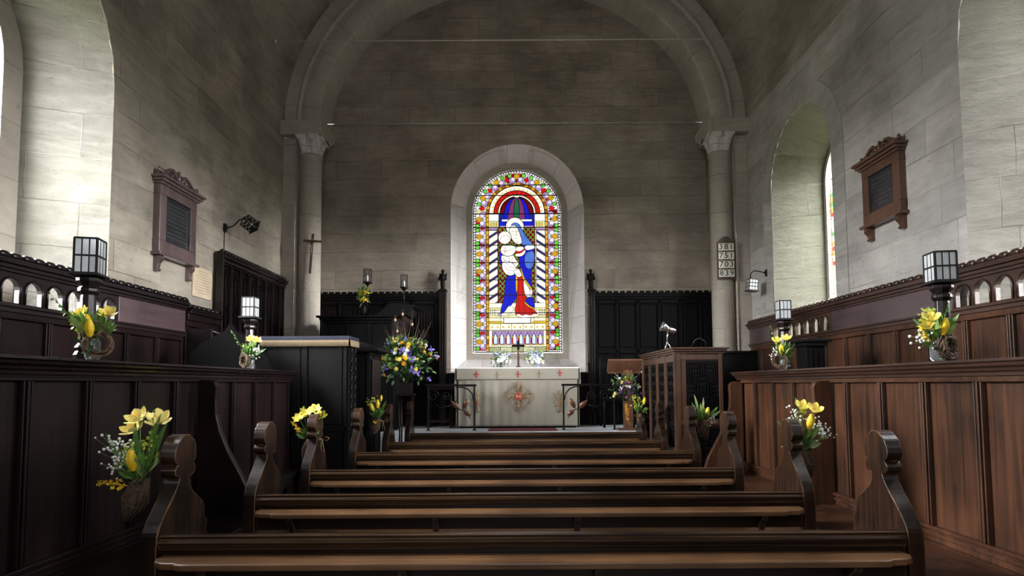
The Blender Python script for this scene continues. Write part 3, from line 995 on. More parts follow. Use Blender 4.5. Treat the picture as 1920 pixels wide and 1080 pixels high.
def border_pt(side, s, r):
    "r: distance from the axis in units; s>0 down the side, s<0 = angle (deg) up the arch"
    if s >= 0: return MP((969 + side * r, H + s))
    a = math.radians(-s)
    return (wx + side * r * K * math.cos(a), wz + r * K * math.sin(a))


def bpoly(side, pts, col, lead=0.5, step=False):
    G.poly([border_pt(side, s, r) for s, r in pts], col, lead, raw=True, step=step)


def bdisc(side, s, r, rad, col, sx=1.0, sy=1.0, lead=0.6):
    c = border_pt(side, s, r)
    rot = math.radians(-s) * side if s < 0 else 0
    n = 12
    q = []
    for i in range(n):
        a = 2 * math.pi * i / n
        dx, dz = rad * K * sx * math.cos(a), rad * K * sy * math.sin(a)
        q.append((c[0] + dx * math.cos(rot) - dz * math.sin(rot), c[1] + dx * math.sin(rot) + dz * math.cos(rot)))
    G.poly(q, col, lead, raw=True, step=False)


rs = random.Random(3)
for side in (-1, 1):
    # red and dark field of the border, then a beaded edge
    G.step()
    s = 0
    while s < 261:
        bpoly(side, [(s, 61), (s, 78.5), (min(262, s + 6.7), 78.5), (min(262, s + 6.7), 61)], rs.choice(['lilacl', 'white', 'red', 'white', 'redd', 'ice', 'straw', 'strawp', 'white']), 0.5)
        s += 6.7
    a = 0
    while a < 90:
        bpoly(side, [(-a - 1e-3, 61), (-a - 1e-3, 78), (-min(90, a + 5.6), 78), (-min(90, a + 5.6), 61)], rs.choice(['lilacl', 'white', 'red', 'straw', 'redd', 'ice', 'white']), 0.5)
        a += 5.6
    G.step()
    s = 0
    while s < 262:
        bpoly(side, [(s, 79.6), (s, 83.2), (s + 4.6, 83.2), (s + 4.6, 79.6)], rs.choice(['white', 'white', 'bead']), 0.9)
        s += 5.2
    a = 0
    while a < 89:
        bpoly(side, [(-a - 1e-3, 79.6), (-a - 1e-3, 83), (-a - 3.2, 83), (-a - 3.2, 79.6)], rs.choice(['white', 'bead']), 0.9)
        a += 3.6
    # repeating ornament
    spots = []
    for i in range(8):
        spots.append(11.5 + 33.3 * i)
    G.step()
    for s in spots:
        for ds in (-1, 1):
            if s + ds * 8.5 < 2 or s + ds * 8.5 > 260: continue
            bdisc(side, s + ds * 8.3, 65, 6.9, 'lilac', 1.0, 1.05)
        if 16.6 + s < 258: bpoly(side, [(s + 16.6 - 4.2, 67.5), (s + 16.6, 73), (s + 16.6 + 4.2, 67.5), (s + 16.6, 60)], 'red')
    G.step()
    for s in spots:
        for ds in (-1, 1):
            if s + ds * 8.5 < 2 or s + ds * 8.5 > 260: continue
            bdisc(side, s + ds * 7.0, 67, 4.4, 'lilacl', 1.0, 1.0, 0.5)
            bdisc(side, s + ds * 2.6, 61.5, 3.0, 'ice', 1.0, 0.8, 0.5)
            if 3 < s + ds * 12.6 < 258: bdisc(side, s + ds * 12.6, 75.8, 4.2, 'green', 1, 1, 1.0)
    G.step()
    for s in spots:
        bpoly(side, [(s, 65.5), (s - 5, 70), (s - 5.4, 75), (s, 79), (s + 5.4, 75), (s + 5, 70)], 'gold')
    G.step()
    for s in spots:
        bpoly(side, [(s, 67.5), (s - 2.6, 71), (s - 3, 75), (s, 77), (s + 3, 75), (s + 2.6, 71)], 'amber')
    angs = [24.6, 57.3, 90]
    G.step()
    for a in angs:
        for da in (-7.3, 7.3):
            if 0 < a + da <= 91: bdisc(side, -(a + da), 65.5, 6.6, 'lilac')
    for a in (8.2, 41, 73.6):
        bpoly(side, [(-a + 4, 68), (-a, 75), (-a - 4, 68), (-a, 61)], 'red')
    G.step()
    for a in angs:
        for da in (-6.0, 6.0):
            if 0 < a + da <= 91: bdisc(side, -(a + da), 67, 4.0, 'lilacl', lead=0.5)
        for da in (-10.6, 10.6):
            if 0 < a + da <= 91: bdisc(side, -(a + da), 74.6, 4.1, 'green', lead=0.8)
    G.step()
    for a in angs:
        if a == 90 and side < 0: continue
        bpoly(side, [(-a, 65.5), (-a + 4.2, 70), (-a + 4.2, 74.5), (-a, 78), (-a - 4.2, 74.5), (-a - 4.2, 70)], 'gold')
    G.step()
    for a in angs:
        if a == 90 and side < 0: continue
        bpoly(side, [(-a, 67), (-a + 2.2, 71), (-a + 2.4, 74), (-a, 76), (-a - 2.4, 74), (-a - 2.2, 71)], 'amber')
    # amber and brown fillet
    G.step()
    i = 0
    s = 0
    while s < 262:
        bpoly(side, [(s, 54), (s, 59.6), (min(262, s + 8.3), 59.6), (min(262, s + 8.3), 54)], 'amber' if i % 5 < 2 else 'brown' if i % 2 else 'gold', 0.9)
        s += 8.3; i += 1
    a = 0
    while a < 90:
        bpoly(side, [(-a - 1e-3, 54), (-a - 1e-3, 59.4), (-min(90, a + 7.5), 59.4), (-min(90, a + 7.5), 54)], 'amber' if i % 2 else 'brown', 0.9)
        a += 7.5; i += 1


def halfring(r, col, lead=1.0, sq=1.0):
    G.poly([(wx + r * K * math.cos(math.pi * i / 24), wz + r * sq * K * math.sin(math.pi * i / 24)) for i in range(25)], col, lead, raw=True)


halfring(53.5, 'cream', 1.2)
for i in range(18):
    a = math.radians(5 + 10 * i)
    c = (wx + 47.5 * K * math.cos(a), wz + 47.5 * K * math.sin(a))
    G.poly([(c[0] + 2.6 * K * math.cos(a + t), c[1] + 2.6 * K * math.sin(a + t)) for t in (0, 2.1, 4.2)], 'gold', 0, raw=True, step=(i == 0))
halfring(44.5, 'red', 1.2)
for i in range(1, 14):
    a = math.pi * i / 14
    G.line([(wx + 37 * K * math.cos(a), wz + 37 * K * math.sin(a)), (wx + 44.5 * K * math.cos(a), wz + 44.5 * K * math.sin(a))], 0.6, True)
halfring(37, 'gold', 0.8)
halfring(35.8, 'cream', 0.8)
halfring(32.5, 'redd', 1.2)
# ribs of the canopy, fanning from the top
apex = (969, 365)
cuts = [935.5, 944, 953, 963, 974, 984, 993, 1002]
low = [944, 944, 952, 963, 973, 984, 993, 993]
cc_ = ['redd', 'blue', 'purple', 'greend', 'purple', 'blue', 'redd']
for i in range(7):
    xa, xb = cuts[i], cuts[i + 1]
    ya = 394
    def edge(x):
        return [(969 + (x - 969) * 0.12, 365.5), (969 + (x - 969) * 0.50, 370), (969 + (x - 969) * 0.82, 380), (x, 394)]
    left = edge(xa) + ([(low[i], 408)] if i > 0 else [])
    right = edge(xb) + ([(low[i + 1], 408)] if i < 6 else [])
    if i in (0, 6):
        G.poly(edge(xa) + edge(xb)[::-1], cc_[i], 0.9, step=(i == 0))
    else:
        G.poly(left + right[::-1], cc_[i], 0.9, step=False)
    G.line(left, 0.8)
G.poly(disc((969, 364), 5, 12, 1.2, 0.5), 'cream', 0.6)


def R(x0, y0, x1, y1, col, lead=0.6, step=True):
    G.poly([(x0, y0), (x1, y0), (x1, y1), (x0, y1)], col, lead, step=step)


R(915, 396, 1023, 424, 'strawp')
R(932, 396, 1005, 424, 'blued', 0.7)
for x0, x1 in ((915, 934), (1003, 1023)):
    R(x0, 396, x1, 409, 'white'); R(x0, 409, x1, 421, 'straw', step=False); R(x0, 422, x1, 426, 'lilac', step=False)
    for q in range(3): R(x0 + 3 + 5 * q, 412, x0 + 5.5 + 5 * q, 420, 'gold', 0.3, step=(q == 0))
R(940, 406, 998, 410, 'white', step=True)
for q in range(4):
    G.poly([(low[q + 1] if q < 3 else 973, 395), (low[q + 2], 395), (low[q + 2], 406), (low[q + 1], 406)], cc_[q + 1], 0.6, step=(q == 0))
for q in (3, 4): G.poly([(low[q + 1], 395), (low[q + 2], 395), (low[q + 2], 406), (low[q + 1], 406)], cc_[q + 1], 0.6, step=False)
R(934, 410, 1003, 418, 'blue'); R(936, 418, 1001, 421, 'lilac', step=False)
# dark lattice field
R(932, 421, 1004, 577, 'redd')
for q in range(-12, 20):
    for d in (1, -1):
        xs = 932 + q * 9.0
        seg = []
        for t in range(0, 160, 4):
            x = xs + d * t * 0.9 if d > 0 else xs + 72 - t * 0.9
            if 932 <= x <= 1004: seg.append((x, 421 + t * 0.98))
        if len(seg) > 1:
            a_, b_ = seg[0], seg[-1]
            G.g.mat('glass_green')
            for (wdt, mt, off) in ((1.5, None, 0.0), (0.9, 'g', -0.0001)):
                dx, dy = b_[0] - a_[0], b_[1] - a_[1]; ln = math.hypot(dx, dy)
                nx, ny = -dy / ln * wdt / 2, dx / ln * wdt / 2
                pp = [MP((a_[0] + nx, a_[1] + ny)), MP((a_[0] - nx, a_[1] - ny)), MP((b_[0] - nx, b_[1] - ny)), MP((b_[0] + nx, b_[1] + ny))]
                y = YG - 0.006 + G.d - 0.0002 + off
                G.l.mat('lead')
                (G.g if mt else G.l).add([(p[0], y, p[1]) for p in pp], [(0, 1, 2, 3)])
G.step()
# chevron piers
for side in (-1, 1):
    xi, xo = 969 + side * 37, 969 + side * 54
    G.poly([(xi, 427), (xo, 427), (xo, 577), (xi, 577)], 'white', 1.0)
    y = 427
    G.step()
    while y < 578:
        for (o0, o1, c) in ((0, 1.2, 'gold'), (1.2, 5.2, 'blued'), (5.2, 6.4, 'gold')):
            pts = [(xi, y + o0), (xo, y + o0 + 11), (xo, y + o1 + 11), (xi, y + o1)]
            pts = [(p[0], min(577, max(427, p[1]))) for p in pts]
            if pts[0][1] < pts[3][1]: G.poly(pts, c, 0.35, step=False)
        y += 16.8
    G.poly([(xi, 427), (xi + side * 0.01, 427), (xi, 577)], 'white', 0.6)
# steps, scroll, tiles
R(915, 566, 1023, 605, 'strawp')
R(915, 575, 1023, 580, 'straw'); R(915, 588, 1023, 594, 'straw', step=False); R(915, 600, 1023, 605, 'gold', step=False)
for x in (918, 922, 926, 1012, 1016, 1020): G.line([(x, 578), (x, 588)], 0.8)
# figure: mantle behind, robe, dress
G.fig([(934, 480), (940, 500), (948, 512), (962, 520), (968, 500), (950, 470), (936, 468)], 'blue')
G.fig([(946, 515), (968, 512), (970, 545), (966, 560), (958, 568), (948, 585), (936, 588), (938, 575), (945, 552)], 'blue', 0.8)
G.line([(956, 516), (958, 540), (954, 560), (944, 584)], 0.6)
G.fig([(969, 514), (981, 516), (984, 548), (990, 570), (1010, 588), (998, 591), (985, 589), (975, 592), (966, 590), (964, 580), (968, 560)], 'red', 0.8)
for q in ((972, 520, 972, 588), (978, 520, 984, 588), (984, 555, 998, 588)): G.line([(q[0], q[1]), ((q[0] + q[2]) / 2 - 1, (q[1] + q[3]) / 2), (q[2], q[3])], 0.6)
G.fig([(966, 588), (972, 586), (978, 590), (985, 587), (993, 590), (1001, 586), (1012, 588), (1006, 592), (992, 593), (980, 594), (970, 592)], 'flesh', 0.5)
G.fig([(981, 520), (988, 530), (994, 545), (993, 556), (984, 553), (981, 535)], 'white', 0.6)
G.fig([(992, 536), (999, 542), (997, 553), (993, 558)], 'lilacl', 0.5)
G.fig([(984, 560), (992, 554), (1000, 557), (1003, 576), (994, 572), (986, 566)], 'blue', 0.7)
G.fig([(982, 562), (986, 566), (994, 573), (1003, 576), (1002, 578), (992, 575), (983, 567)], 'gold', 0.4)
G.fig([(953, 570), (961, 574), (962, 580), (952, 588), (940, 591), (934, 588), (944, 584)], 'strawp', 0.5)
G.fig([(931, 586), (936, 584), (940, 590), (936, 592)], 'lilac', 0.5)
G.fig([(966, 512), (970, 512), (969, 545), (966, 545)], 'gold', 0.4)
# head halo, hood
G.poly(disc((965, 420), 17.5, 22), 'cream', 1.0)
G.poly(disc((965, 420), 15.5, 22), 'white', 0.3)
G.fig([(958, 416), (966, 412), (974, 416), (980, 428), (988, 441), (998, 452), (1000, 458), (996, 466), (984, 462), (978, 455), (974, 438), (968, 424), (960, 419)], 'bluel', 0.9)
G.fig([(954, 424), (958, 418), (965, 417), (972, 424), (977, 440), (979, 454), (966, 454), (960, 446), (955, 436)], 'flesh', 0.8)
for q in (((967, 428), (969, 437), (966, 438)), ((959, 430), (963, 429)), ((969, 429), (973, 430)), ((964, 443), (969, 443)), ((956, 424), (962, 419), (970, 422), (976, 440)), ((962, 450), (972, 451))):
    G.line(q, 0.55, brown=True)
# blue mantle on the right side, hanging down with a gold hem
G.fig([(978, 458), (990, 457), (1001, 462), (1003, 480), (1001, 496), (996, 503), (995, 520), (998, 540), (990, 531), (980, 520), (975, 500), (972, 480), (974, 466)], 'blue', 1.0)
G.fig([(983, 480), (986, 470), (1001, 466), (1003, 482), (999, 498), (991, 503), (984, 496)], 'bluel', 0.6)
G.fig([(975, 500), (977, 500), (982, 518), (991, 530), (998, 540), (997, 543), (988, 534), (979, 520)], 'gold', 0.4)
G.fig([(983, 458), (993, 455), (1003, 457), (1002, 463), (990, 466), (985, 465)], 'white', 0.5)
G.fig([(966, 466), (977, 460), (985, 462), (984, 470), (976, 476), (966, 474)], 'red', 0.5)
G.fig([(965, 472), (976, 472), (984, 464), (986, 470), (978, 478), (966, 478)], 'flesh', 0.6)
# child
G.fig([(938, 460), (943, 455), (957, 455), (967, 459), (968, 466), (960, 476), (950, 478), (941, 474), (937, 468)], 'flesh', 0.8)
G.fig([(939, 474), (952, 478), (962, 474), (967, 484), (973, 490), (968, 498), (960, 500), (950, 496), (941, 490), (938, 482)], 'flesh', 0.8)
G.fig([(940, 488), (950, 486), (960, 490), (968, 500), (966, 510), (957, 515), (946, 511), (940, 500)], 'white', 0.7)
G.fig([(962, 504), (972, 500), (976, 508), (978, 515), (971, 518), (965, 512)], 'flesh', 0.6)
G.fig([(966, 460), (978, 458), (984, 462), (976, 468), (967, 468)], 'flesh', 0.6)
for q in (((940, 466), (950, 468), (958, 464)), ((946, 458), (947, 466), (944, 472)), ((953, 480), (955, 488), (967, 492)), ((942, 480), (946, 486)), ((944, 494), (950, 503), (962, 505)), ((948, 490), (956, 498), (966, 500)), ((950, 508), (957, 511)), ((962, 480), (958, 486)), ((968, 509), (974, 512))):
    G.line(q, 0.55, brown=True)
G.fig(disc((945.5, 441.5), 12.6, 18), 'flesh', 0.8)
for q in (((937, 446), (939, 440), (944, 437), (950, 437), (954, 440)), ((949, 446), (953, 445)), ((952, 449), (956, 449)), ((954, 441), (957, 445), (955, 447))):
    G.line(q, 0.5, brown=True)
# scroll and tiles
G.poly([(943, 594), (994, 594), (993, 604), (943, 604)], 'white', 0.7)
G.poly([(936, 595), (942, 594), (943, 602), (938, 601)], 'strawp', 0.5); G.poly([(995, 594), (1001, 595), (999, 602), (994, 603)], 'strawp', 0.5, step=False)
for q in range(10): G.line([(946 + 4.6 * q, 600), (948.5 + 4.6 * q, 597.5)], 0.25)
R(915, 605, 1023, 617, 'cream')
for q in range(5):
    R(915 + 21.6 * q, 605, 915 + 21.6 * (q + 1), 617, 'cream', 0.7, step=False)
G.step()
for q in range(10):
    c = (920.5 + 10.7 * q, 611)
    for dx, dy in ((-1.1, 0.9), (1.1, 0.9), (0, -1.0)): G.poly(disc((c[0] + dx, c[1] + dy), 1.3, 6), 'gold', 0, step=False)
# little arcade
R(915, 617.5, 1023, 649, 'strawp')
R(921, 619, 1018, 645, 'lilac', 0.8)
n_a = 8
wd = 97 / n_a
for half in (0, 1):
    for q in range(n_a + (0 if half else 1)):
        cx = 921 + wd * (q if not half else q + 0.5)
G.step()
for q in range(n_a):
    cx = 921 + wd * (q + 0.5)
    x0, x1 = cx - wd / 2, cx + wd / 2
    G.poly([(cx - 3.3, 643), (cx - 3.3, 630), (cx, 623), (cx + 3.3, 630), (cx + 3.3, 643)], 'ice', 0.7, step=False)
    G.poly([(x0 + 0.2, 631), (x0 + 2.6, 631), (x0 + 2.6, 643), (x0 + 0.2, 643)], 'red', 0.5, step=False)
    G.line([(x0 + 0.5, 631), (cx, 620.5), (x1 - 0.5, 631)], 0.5); G.line([(x0, 621), (cx - 2, 631)], 0.4); G.line([(x1, 621), (cx + 2, 631)], 0.4)
G.step()
for q in range(n_a + 1):
    x = 921 + wd * q
    G.poly(disc((x + (1 if q < n_a else -1), 630), 2.0, 8, 1.2, 0.8), 'gold', 0.4, step=False); G.poly(disc((x + (1 if q < n_a else -1), 644.5), 2.4, 8, 1.2, 0.7), 'gold', 0.4, step=False)
R(915, 648.5, 1023, 659, 'moss')
for q in range(5): R(915 + 21.6 * q, 648.5, 936.6 + 21.6 * q, 658, 'strawp' if q % 2 else 'moss', 0.8, step=False)
glass = G.g.build('stained_glass', parent=win, recalc=False)
leads = G.l.build('lead_lines', parent=win, recalc=False)
b = MB()
for py in (345, 363, 396, 422, 456, 489, 522, 551, 584.5, 618):
    z = MP((969, py))[1]
    h = GW if z < GS else math.sqrt(max(0, GW * GW - (z - GS) ** 2))
    b.box(CX - h, CX + h, YG - 0.045, YG - 0.035, z - 0.007, z + 0.007)
b.build('saddle_bars', 'lead', win)

# ------------------------------------------------------------------ pews
P_END = [(-0.02, 0.0), (-0.02, 0.70), (-0.015, 0.755), (0.01, 0.80), (0.05, 0.848), (0.10, 0.90), (0.135, 0.945), (0.150, 0.975),
         (0.120, 0.982), (0.108, 0.995), (0.108, 1.015), (0.120, 1.030), (0.130, 1.036), (0.112, 1.045), (0.100, 1.07), (0.108, 1.105), (0.124, 1.135), (0.146, 1.150), (0.158, 1.165), (0.196, 1.172), (0.222, 1.170),
         (0.232, 1.158), (0.262, 1.145), (0.278, 1.115), (0.284, 1.07), (0.276, 1.047), (0.256, 1.036), (0.266, 1.030), (0.278, 1.015), (0.276, 0.992), (0.262, 0.978), (0.226, 0.972),
         (0.236, 0.93), (0.262, 0.895), (0.315, 0.86), (0.35, 0.835), (0.37, 0.80), (0.375, 0.75), (0.40, 0.735), (0.395, 0.68), (0.41, 0.64), (0.43, 0.50), (0.44, 0.44), (0.44, 0.0)]


def chaikin(p, keep=2):
    "round the corners of an outline, leaving its first and last points alone"
    out = p[:keep]
    for a, c in zip(p[keep - 1:-keep], p[keep:-keep + 1]):
        out.append((a[0] * 0.82 + c[0] * 0.18, a[1] * 0.82 + c[1] * 0.18)); out.append((a[0] * 0.18 + c[0] * 0.82, a[1] * 0.18 + c[1] * 0.82))
    return out + p[-keep:]


P_END = chaikin(P_END)


def make_pew(x0, x1):
    W = (x1 - x0) / 2
    t = thing('pew', '', 'pew')
    for s in (-1, 1):
        b = MB(); a0, a1 = sorted((s * W, s * (W + 0.070)))
        b.prism(P_END, a0, a1, axis='x')
        b.build('bench_end', 'wood_pew', t, bevel=0.006)
    b = MB()
    b.box(-W, W, -0.005, 0.035, 0.718, 0.75); b.prism([(-0.018, 0.722), (-0.005, 0.735), (-0.005, 0.70), (-0.014, 0.704)], -W, W)
    b.build('top_rail', 'wood_pew_rail', t, bevel=0.005)
    b = MB(); b.box(-W, W, -0.006, 0.02, 0.688, 0.706); b.build('lower_moulding', 'wood_pew_rail', t, bevel=0.004)
    b = MB(); b.box(-W, W, 0.005, 0.03, 0.54, 0.72)
    b.build('back_panel', 'wood_pew_rail', t, bevel=0.003)
    # book ledge with rounded, stepped ends
    L_ = W - 0.02
    out = [(-L_, 0.005), (-L_ - 0.0, -0.06), (-L_ + 0.02, -0.10), (-L_ + 0.06, -0.125), (-L_ + 0.12, -0.13), (-L_ + 0.13, -0.145), (-L_ + 0.16, -0.15)]
    out = out + [(-x, y) for x, y in out[::-1]]
    b = MB(); b.prism(out, 0.640, 0.668, axis='z')
    b.build('book_ledge', 'wood_ledge', t, bevel=0.007)
    for x in (-W * 0.86, -0.55, 0.28, W * 0.84):
        b = MB(); b.prism([(0.005, 0.64), (-0.10, 0.64), (-0.085, 0.605), (-0.045, 0.575), (-0.035, 0.53), (-0.015, 0.545), (0.005, 0.54)], x - 0.018, x + 0.018)
        b.build('bracket', 'wood_pew', t, bevel=0.004)
    b = MB(); b.box(-W, W, 0.06, 0.43, 0.42, 0.45); b.build('seat', 'wood_seat', t, bevel=0.006)
    b = MB()
    for x in (-W * 0.5, W * 0.5): b.box(x - 0.02, x + 0.02, 0.09, 0.36, 0.0, 0.42)
    b.box(-W, W, 0.055, 0.08, 0.02, 0.10)
    b.build('seat_support', 'wood_pew', t, bevel=0.004)
    return t


pew_rows = [(2.60, 'nearest pew, whole book ledge across the bottom of the picture', 0.065), (3.54, 'second pew from the front of the picture, posy on its right end', 0.072),
            (4.55, 'third pew back from the camera, posy hanging on its left end', 0.04), (5.71, 'fourth pew back, posy on its right end before the panelled desk', 0.075),
            (6.71, 'fifth pew back, small yellow posy on its left end', 0.09), (7.9, 'farthest pew, nearest the altar steps', 0.12)]
proto = make_pew(-1.625, 1.625)
for i, (y, lab, cx) in enumerate(pew_rows):
    o = proto if i == 0 else copy_tree(proto)
    o.location = (cx, y, 0)
    if i >= 4: o.scale = (0.955, 1, 1)
    tag(o, 'dark oak ' + lab, 'pew', 'oak pews facing the altar')


# ------------------------------------------------------------------ panelling helpers
def panel_run(parent, X, face, ys, z0, z1, woodm, railm, thick=0.05, stile=0.055, top=0.07, bot=0.09, sunk=0.022, muntin=None):
    "framed panels on the plane x = X facing 'face'; ys = stile centres; each panel a part of its own"
    def bx(b, y0, y1, za, zb, d0, d1):
        xs = sorted((X + face * d0, X + face * d1)); b.box(xs[0], xs[1], y0, y1, za, zb)
    fr = MB()
    bx(fr, ys[0], ys[-1], z1 - top, z1, -thick, 0); bx(fr, ys[0], ys[-1], z0, z0 + bot, -thick, 0)
    for y in ys: bx(fr, max(ys[0], y - stile / 2), min(ys[-1], y + stile / 2), z0 + bot, z1 - top, -thick, 0)
    # mouldings: reeded stiles and bolection edges
    for y in ys:
        if ys[0] < y < ys[-1]:
            bx(fr, y - 0.008, y + 0.008, z0 + bot, z1 - top, 0, 0.012)
            for q in (-1, 1): bx(fr, y + q * stile * 0.42 - 0.005, y + q * stile * 0.42 + 0.005, z0 + bot, z1 - top, 0, 0.008)
    bx(fr, ys[0], ys[-1], z0 + bot - 0.02, z0 + bot, 0, 0.018)
    bx(fr, ys[0], ys[-1], z0 + bot - 0.055, z0 + bot - 0.035, 0, 0.012)
    bx(fr, ys[0], ys[-1], z1 - top, z1 - top + 0.014, 0, 0.012)
    fr.build('panel_frame', woodm, parent, bevel=0.003)
    for y0, y1 in zip(ys, ys[1:]):
        b = MB()
        a0, a1, c0, c1 = y0 + stile / 2 - 0.004, y1 - stile / 2 + 0.004, z0 + bot - 0.004, z1 - top + 0.004
        bx(b, a0, a1, c0, c1, -thick * 0.9, -sunk)
        b.build('panel', woodm, parent)


def choir_stall(side, X, ys, label, wm, rm, base_z, ztop, posts_y, xbench, ends):
    st = thing('choir_stall', label, 'choir stall', (0, 0, 0))
    f = -side
    panel_run(st, side * X, f, ys, base_z, ztop - 0.085, wm, rm, thick=0.06, top=0.03)
    y0, y1 = ys[0], ys[-1]
    # capping rail: moulded cornice
    c = side * X
    pr = [(-0.10, 0.0), (0.075, 0.0), (0.078, -0.014), (0.060, -0.020), (0.056, -0.036), (0.034, -0.046), (0.030, -0.060), (0.012, -0.066), (0.010, -0.085), (-0.06, -0.085), (-0.10, -0.03)]
    b = MB(); b.prism([(c + f * p[0], ztop + p[1]) for p in pr], y0 - 0.0, y1 + 0.04, axis='y')
    b.build('capping_rail', rm, st, bevel=0.002)
    # return at the far end of the stall
    b = MB(); xs = sorted((c, side * (XW - 0.1))); b.box(xs[0], xs[1], y1 - 0.04, y1, 0, ztop - 0.085)
    b.build('end_panel', wm, st, bevel=0.003)
    b = MB(); xs = sorted((c + f * 0.03, c + f * (-0.06))); b.box(xs[0], xs[1], y0, y1, 0, base_z)
    b.build('plinth', wm, st, bevel=0.003)
    # bench against the front
    e = side * xbench
    b = MB(); xs = sorted((c + f * 0.03, e)); b.box(xs[0], xs[1], y0, y1, base_z - 0.035, base_z); b.build('seat', wm, st, bevel=0.006)
    b = MB(); xs = sorted((e - f * 0.03, e - f * 0.055)); b.box(xs[0], xs[1], y0, y1, 0.0, base_z - 0.035)
    b.build('seat_front', wm, st, bevel=0.003)
    for ye in ends:
        pr = [(0.0, ztop - 0.10), (0.09, ztop - 0.10), (0.125, ztop - 0.115), (0.14, ztop - 0.15), (0.135, ztop - 0.25), (0.14, ztop - 0.36), (0.17, ztop - 0.48), (0.23, ztop - 0.62), (0.33, ztop - 0.80), (0.39, ztop - 0.92), (0.42, base_z + 0.02), (0.45, base_z - 0.05), (0.455, 0), (0.0, 0)]
        b = MB(); b.prism([(c + f * p[0], p[1]) for p in pr], ye - 0.028, ye + 0.028, axis='y')
        b.build('bench_end', wm, st, bevel=0.008)
    return st


lys = [6.12 - 0.412 * i for i in range(14)][::-1]
st_l = choir_stall(-1, 2.35, lys, 'very dark panelled choir stall with a bench along its foot, on the left side', 'wood_dark', 'wood_dark_rail', 0.455, 1.545, [], 1.84, [4.36])  # same wood as the right stall, with shade in its darker colour
rys = [6.34 - 0.41 * i for i in range(14)][::-1]
st_r = choir_stall(1, 2.40, rys, 'brown panelled choir stall with a bench along its foot, on the right side', 'wood_brown', 'wood_brown_rail', 0.48, 1.512, [], 1.93, [4.51, 6.27])


def arch_hole(y, w, z0, zs):
    return [(y - w / 2, z0)] + arc(y, zs, -w / 2, w / 2, 0, 180, 10) + [(y + w / 2, z0)]


def crest(parent, X, face, y0, y1, z, m, pitch=0.105):
    "cable moulding: slanting barrel beads along the top"
    b = MB()
    y = y0
    while y < y1 - pitch * 0.5:
        b.tube([(X + face * 0.0, y + 0.008, z + 0.018), (X + face * 0.0, y + pitch * 0.3, z + 0.026), (X, y + pitch * 0.62, z + 0.026), (X, y + pitch - 0.012, z + 0.018)], [0.024, 0.030, 0.030, 0.024], 8)
        b.tube([(X, y + pitch - 0.014, z + 0.018), (X, y + pitch + 0.008, z + 0.018)], 0.017, 6)
        y += pitch
    xs = sorted((X - face * 0.04, X + face * 0.055)); b.box(xs[0], xs[1], y0, y1, z - 0.022, z - 0.004)
    return b.build('crest', m, parent)


def wall_panelling(side, label, wm, rm, y_start, y_end, arcs, solids, zt, panel_ys, z_mid, z_sill):
    X = XW - 0.10
    t = thing('wall_panelling', label, 'panelling')
    f = -side
    c = side * X
    def bx(b, y0, y1, z0, z1, d0, d1):
        xs = sorted((c + f * d0, c + f * d1)); b.box(xs[0], xs[1], y0, y1, z0, z1)
    crest(t, c, f, y_start, y_end, zt - 0.045, rm)
    b = MB()
    bx(b, y_start, y_end, zt - 0.085, zt - 0.065, -0.05, 0.06); bx(b, y_start, y_end, zt - 0.115, zt - 0.085, -0.05, 0.035); bx(b, y_start, y_end, zt - 0.14, zt - 0.115, -0.05, 0.02)
    b.build('cornice', rm, t, bevel=0.004)
    b = MB()
    bx(b, y_start, y_end, z_sill - 0.02, z_sill, -0.04, 0.03); bx(b, y_start, y_end, z_sill - 0.055, z_sill - 0.02, -0.04, 0.012)
    b.build('sill_rail', rm, t, bevel=0.003)
    for (a0, a1, centres) in arcs:
        b = MB()
        xs = sorted((c, c - f * 0.035))
        b.plate([(a0, z_sill), (a1, z_sill), (a1, zt - 0.13), (a0, zt - 0.13)], [arch_hole(y, 0.150, z_sill + 0.015, z_sill + 0.115) for y in centres], xs[0], xs[1])
        # arch mouldings
        for y in centres:
            pth = [(c + f * 0.006, p[0], p[1]) for p in arch_hole(y, 0.164, z_sill + 0.01, z_sill + 0.115)]
            b.tube(pth, 0.008, 6)
        b.build('arcade', rm, t)
    for (a0, a1) in solids:
        b = MB(); bx(b, a0, a1, z_sill, zt - 0.13, -0.03, 0.004); b.build('frieze_board', 'wood_frieze', t, bevel=0.003)
    panel_run(t, c, f, panel_ys, 0.05, z_sill - 0.055, wm, rm, thick=0.05, stile=0.06, top=0.05)
    return t


# left: arcade, plain frieze, then a lower length, then the tall screen
cl = [5.27 - 0.207 * i for i in range(17)]
wall_panelling(-1, 'dark wall panelling with a round-arched arcade and cable crest, left wall below the tablet', 'wood_dark', 'wood_dark_rail', 1.8, 6.49,
               [(1.8, 5.40, [y for y in cl if y > 1.95])], [(5.40, 6.49)], 2.375, [6.46 - 0.465 * i for i in range(11)][::-1], 0, 2.00)
cr_ = [4.80 - 0.205 * i for i in range(15)]
far = [8.47 - 0.205 - 0.215 * i for i in range(7)]
wall_panelling(1, 'brown wall panelling with arcades and a plain frieze, along the right wall', 'wood_brown', 'wood_brown_rail', 1.9, 9.22,
               [(1.9, 4.92, cr_), (6.80, 8.50, far)], [(4.92, 6.80), (8.50, 9.22)], 2.365, [9.19 - 0.44 * i for i in range(17)][::-1], 0, 2.00)
t = thing('low_panelling', 'short lower length of dark crested panelling between the arcade and the tall carved screen', 'panelling')
c = -(XW - 0.10)
crest(t, c, 1, 6.52, 7.22, 2.27, 'wood_dark_rail', 0.10)
b = MB(); b.box(c - 0.04, c + 0.05, 6.52, 7.22, 2.215, 2.245); b.box(c - 0.04, c + 0.02, 6.52, 7.22, 2.14, 2.215); b.build('cornice', 'wood_dark_rail', t, bevel=0.004)
panel_run(t, c, 1, [6.52, 6.87, 7.22], 0.05, 2.14, 'wood_dark', 'wood_dark_rail')
